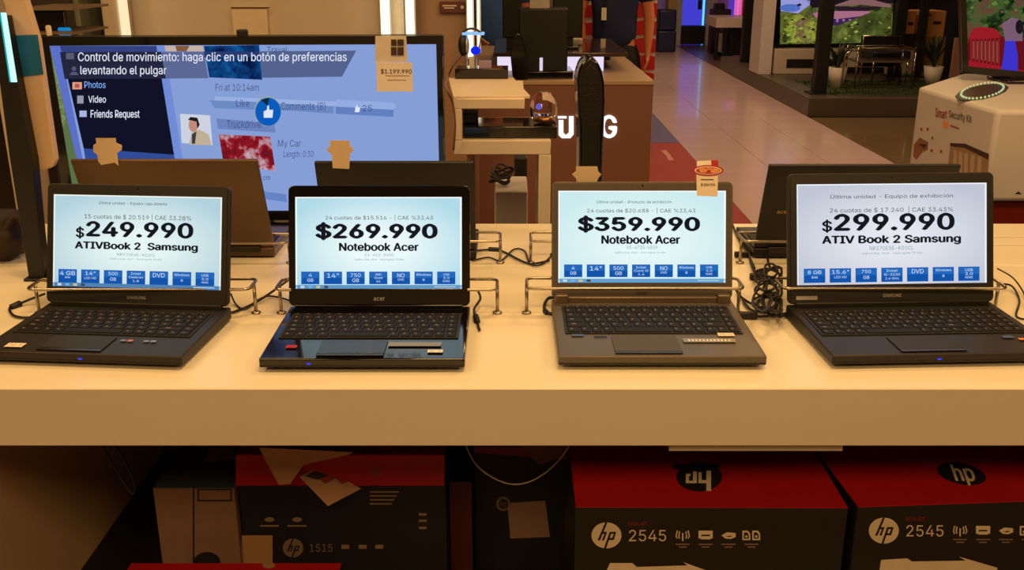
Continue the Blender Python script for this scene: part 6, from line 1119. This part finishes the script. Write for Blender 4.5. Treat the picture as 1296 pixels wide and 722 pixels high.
def hp_front(g, C, dx, dy, n=4):
    hp_logo(g, C, 767.5+dx, 678+dy, 19, 16.5, ink_light, blackbox)
    C.text(g, '2545', 796+dx, 843+dx, 671+dy, 685.5+dy, ink_light, 1, -.005)
    C.text(g, 'DESKJET', 795+dx, 819+dx, 661+dy, 665.5+dy, M('red_ink', (150, 30, 25), .6), 1)
    x = 864+dx; y = 679+dy                                                                                  # antenna
    C.rect(g, x-.9, y-4, x+.9, y+6, ink_light)
    for s in (-1, 1):
        for r in (4, 7.5): C.poly(g, [(x+s*r*.8, y-5-r*.3), (x+s*(r*.8+1.5), y-5-r*.3), (x+s*(r+1.7), y), (x+s*(r*.8+1.5), y+3), (x+s*r*.8, y+3), (x+s*(r+.2), y)], ink_light)
    x = 893+dx; C.poly(g, [(x-9, y-7), (x+9, y-7), (x+9, y+3), (x+5.5, y+3), (x+5.5, y-2), (x-5.5, y-2), (x-5.5, y+3), (x-9, y+3)], ink_light); C.rect(g, x-6, y, x+6, y+4, ink_light)
    x = 922+dx; C.poly(g, [(x-9, y-1), (x-2, y-5), (x+9, y-4), (x+9, y+1), (x+3, y+3.5), (x-4, y+3)], ink_light); C.poly(g, [(x-5, y), (x+5, y-1), (x+2, y+1)], blackbox, 2)
    if n > 3:
        for x in (944.5+dx, 957+dx): C.poly(g, [(x-5, y-7), (x+2, y-7), (x+5, y-3), (x+5, y+5), (x-5, y+5)], ink_light); C.poly(g, [(x-3, y-5), (x+1, y-5), (x+3, y-2), (x+3, y+3), (x-3, y+3)], blackbox, 2); C.disc(g, x, y, 1.5, 1.6, ink_light, 3)
    for x in (864, 893, 922, 951)[:n]: C.rect(g, x-9+dx, 688.5+dy, x+9+dx, 690+dy, gp2); C.rect(g, x-5+dx, 692+dy, x+5+dx, 693.5+dy, gp2)
gp2 = M('dim_print', (130, 110, 92), .7)
ZH = .665
p0, p1 = PZ(728, 642, ZH), PZ(1074, 643, ZH)
r, tp, fp, Cf, Ct = carton(p0, p1, .30, .263, 'red-topped black printer carton with upside-down logo on top, left of the two large cartons', red_m, blackbox, group='large printer cartons under the counter')
g = MB(); hp_front(g, Cf, 0, 0); g.build('lettering', fp)
g = MB(); Ct.disc(g, 885, 604, 29, 18.5, blackbox); Ct.poly(g, [(851, 588), (911, 588), (912, 593), (853, 595)], blackbox, 1)
for P_ in ([(891, 597), (895, 597), (899, 600), (900, 622), (894, 622), (894, 602), (891, 602)],): pass
Ct.poly(g, [(894, 596), (900, 596), (900, 622), (894, 622)], ink_light, 2); Ct.poly(g, [(884, 598), (888, 598), (888, 608), (894, 608), (894, 612), (884, 612)], ink_light, 2)
Ct.poly(g, [(877, 597), (882, 597), (882, 612), (868, 612), (868, 600), (874, 600), (874, 603), (872, 603), (872, 609), (877, 609)], ink_light, 2)
g.build('logo_print', tp); g = MB(); Ct.text(g, 'hp123', 914, 933, 576, 585, gp2, 1); g.build('stamp', tp)
g = MB(); Cf.poly(g, [(768, 722), (772, 713), (800, 713), (806, 718), (870, 716), (865, 712), (893, 722), (893, 735), (768, 735)], ink_light); g.build('printer_picture', fp)
p0, p1 = PZ(1086, 642, ZH), PZ(1440, 629.5, ZH)
r, tp, fp, Cf, Ct = carton(p0, p1, .34, .263, 'red-topped black printer carton with upright logo on top, right of the two large cartons', red_m, blackbox, group='large printer cartons under the counter')
g = MB(); hp_front(g, Cf, 351, -6); g.build('lettering', fp)
g = MB(); Ct.poly(g, [(1217+31*math.cos(i*.3)+3*math.sin(i*.3), 600+14*math.sin(i*.3)+4*math.cos(i*.3)) for i in range(21)][::-1], blackbox)
Ct.text(g, 'hp', 1202, 1234, 588, 615, ink_light, 2, .03, shear=.45); g.build('logo_print', tp)
g = MB(); Cf.poly(g, [(1113, 722), (1115, 709), (1148, 707), (1154, 711), (1222, 710), (1214, 705), (1262, 719), (1262, 735), (1113, 735)], ink_light); g.build('printer_picture', fp)
# darker cartons to the left
zL = PY(430, 615, 1.75).z
p0 = PY(298, 576, 1.75); p1 = PY(563, 576, 1.75); p1.z = p0.z
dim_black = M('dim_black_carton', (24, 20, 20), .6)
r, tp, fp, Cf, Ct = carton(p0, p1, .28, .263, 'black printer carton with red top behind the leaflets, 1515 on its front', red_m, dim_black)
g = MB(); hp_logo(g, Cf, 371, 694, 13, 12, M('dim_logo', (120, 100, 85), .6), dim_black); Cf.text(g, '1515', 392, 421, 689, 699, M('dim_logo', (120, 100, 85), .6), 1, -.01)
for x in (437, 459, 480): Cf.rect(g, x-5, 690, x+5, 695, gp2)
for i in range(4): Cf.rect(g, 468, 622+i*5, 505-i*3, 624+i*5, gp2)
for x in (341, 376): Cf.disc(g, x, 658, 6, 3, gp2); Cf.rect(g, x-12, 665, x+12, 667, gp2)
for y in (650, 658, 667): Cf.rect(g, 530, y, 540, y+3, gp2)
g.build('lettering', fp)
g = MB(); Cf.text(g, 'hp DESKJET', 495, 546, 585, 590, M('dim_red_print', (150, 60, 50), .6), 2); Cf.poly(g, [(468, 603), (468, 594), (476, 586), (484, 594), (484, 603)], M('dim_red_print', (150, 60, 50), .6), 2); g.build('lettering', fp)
g = MB(); Cf.rect(g, 298.5, 577, 562.5, 615, red_m, 1); g.build('red_band', fp)
g = MB(); Cf.rect(g, 306, 678, 345, 722, M('brown_cardboard', (165, 125, 85), .8)); g.build('brown_label', fp)
# brown carton with dark top
p0 = PY(193, 618, 1.74); p1 = PY(296, 616, 1.74); p1.z = p0.z
r, tp, fp, Cf, Ct = carton(p0, p1, .26, .263, 'brown carton with dark top and label frame, beside the counter\'s left panel', M('dark_blue_top', (70, 84, 98), .5), M('dull_cardboard', (130, 98, 78), .8))
g = MB(); Cf.rect(g, 250, 619, 293.5, 621, dim_black); Cf.rect(g, 250, 633, 293.5, 635, dim_black); Cf.rect(g, 250, 621, 252, 633, dim_black); Cf.rect(g, 291.5, 621, 293.5, 633, dim_black); Cf.rect(g, 244, 616, 246, 722, dim_black)
Cf.disc(g, 262, 712, 17, 13, dim_black); g.build('print', fp)
g = MB(); Ct.poly(g, [(258, 586), (266, 566), (296, 566), (296, 582)], M('grey_card', (150, 120, 105), .7)); Ct.text(g, 'Print Class', 206, 240, 602, 607, gp2); g.build('top_label', tp)
# middle dark cartons
p0 = PY(600, 566, 1.86); p1 = PY(722, 566, 1.86); p1.z = p0.z
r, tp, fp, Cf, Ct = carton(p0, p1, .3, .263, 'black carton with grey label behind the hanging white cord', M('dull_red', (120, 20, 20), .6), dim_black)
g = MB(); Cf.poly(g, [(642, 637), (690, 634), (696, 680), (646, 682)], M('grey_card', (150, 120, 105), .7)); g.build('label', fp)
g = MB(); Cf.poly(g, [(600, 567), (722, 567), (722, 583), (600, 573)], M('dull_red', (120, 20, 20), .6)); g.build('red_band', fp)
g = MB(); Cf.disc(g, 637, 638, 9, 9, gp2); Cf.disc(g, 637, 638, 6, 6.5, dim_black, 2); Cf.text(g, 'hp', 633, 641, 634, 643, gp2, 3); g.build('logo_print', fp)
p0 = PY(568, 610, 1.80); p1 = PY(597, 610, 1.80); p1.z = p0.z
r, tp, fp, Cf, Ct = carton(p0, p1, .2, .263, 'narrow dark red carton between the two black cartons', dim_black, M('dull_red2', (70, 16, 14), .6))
# low red carton at the bottom
p0 = PZ(166, 713, .50); p1 = PZ(433, 713, .50); p0.y -= .17; p1.y -= .17
r, tp, fp, Cf, Ct = carton(p0, p1, .17, .263, 'red-topped low carton at the bottom edge, in front of the brown carton', red_m, dim_black)
g = MB(); Ct.disc(g, 340, 716, 8, 4, brown_card); g.build('logo_print', tp)
# leaflets
def leaf(pts, label, m, prints=(), z=None):
    P = [PY(x, y, Y) for x, y, Y in pts]; t = thing('leaflet', P[0], label, 'leaflet'); n = (P[1]-P[0]).cross(P[2]-P[0]).normalized()
    mb = MB(); mb.faces(P+[p+n*.001 for p in P], [tuple(range(len(P))), tuple(range(2*len(P)-1, len(P)-1, -1))]+[(i, (i+1) % len(P), len(P)+(i+1) % len(P), len(P)+i) for i in range(len(P))], m); o = mb.build('sheet', t)
    if n.y > 0: n = -n
    cv = Canvas(plane_fn(P[0]+n*.0012, n, .0004)); g = MB()
    for pp, mm in prints: cv.poly(g, pp, mm)
    if prints: g.build('print', o)
    else: g.bm.free()
    return t
leaf([(379, 604, 1.735), (406, 590, 1.76), (457, 619, 1.745), (415, 641, 1.72)], 'cream leaflet with a red drawing sticking out in front of the 1515 carton', M('leaflet_paper', (180, 140, 112), .7),
     [([(386, 603), (404, 593), (420, 600), (402, 608)], dk), ([(404, 607), (425, 598), (447, 609), (432, 613), (425, 606), (412, 613)], M('red_print', (150, 50, 45), .6))])
leaf([(328, 567, 1.72), (447, 573, 1.72), (441, 576, 1.72), (384, 589, 1.72), (367, 613, 1.72), (353, 614, 1.72), (337, 586, 1.72)], 'large pale folded sheet under the counter edge above the 1515 carton', M('cream_sheet', (190, 150, 120), .8))
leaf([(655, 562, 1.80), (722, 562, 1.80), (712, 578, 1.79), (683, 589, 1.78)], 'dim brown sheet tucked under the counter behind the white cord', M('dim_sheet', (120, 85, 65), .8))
# hanging cords
def hang(pts, Y, label, m, r):
    P = [PY(x, y, Y) for x, y in pts]; t = thing('hanging_cord', P[0], label, 'cord'); mb = MB(); mb.tube(P, r, m); mb.build('lead', t)
    mb = MB(); mb.box((P[0].x-.006, Y-.004, ZC-.106), (P[0].x+.006, Y+.004, ZC-.099), m); mb.build('clip', t)
hang([(588, 550), (592, 570), (604, 590), (622, 604), (645, 613), (668, 611), (690, 599), (708, 582), (722, 562), (728, 548)], 1.62, 'white cord hanging in an arc under the counter', M('grey_white_cord', (175, 160, 148), .5), .0013)
hang([(126, 552), (133, 570), (150, 600), (165, 623), (170, 624), (169, 610), (158, 585), (146, 566), (138, 552)], 1.62, 'black cord loop hanging under the counter at the left panel', cord_m, .0026)
hang([(721, 560), (721, 600), (722.5, 640), (721.5, 690)], 1.70, 'thin pale cord hanging straight down left of the upside-down logo carton', M('brown_cord', (120, 95, 75), .5), .0014)
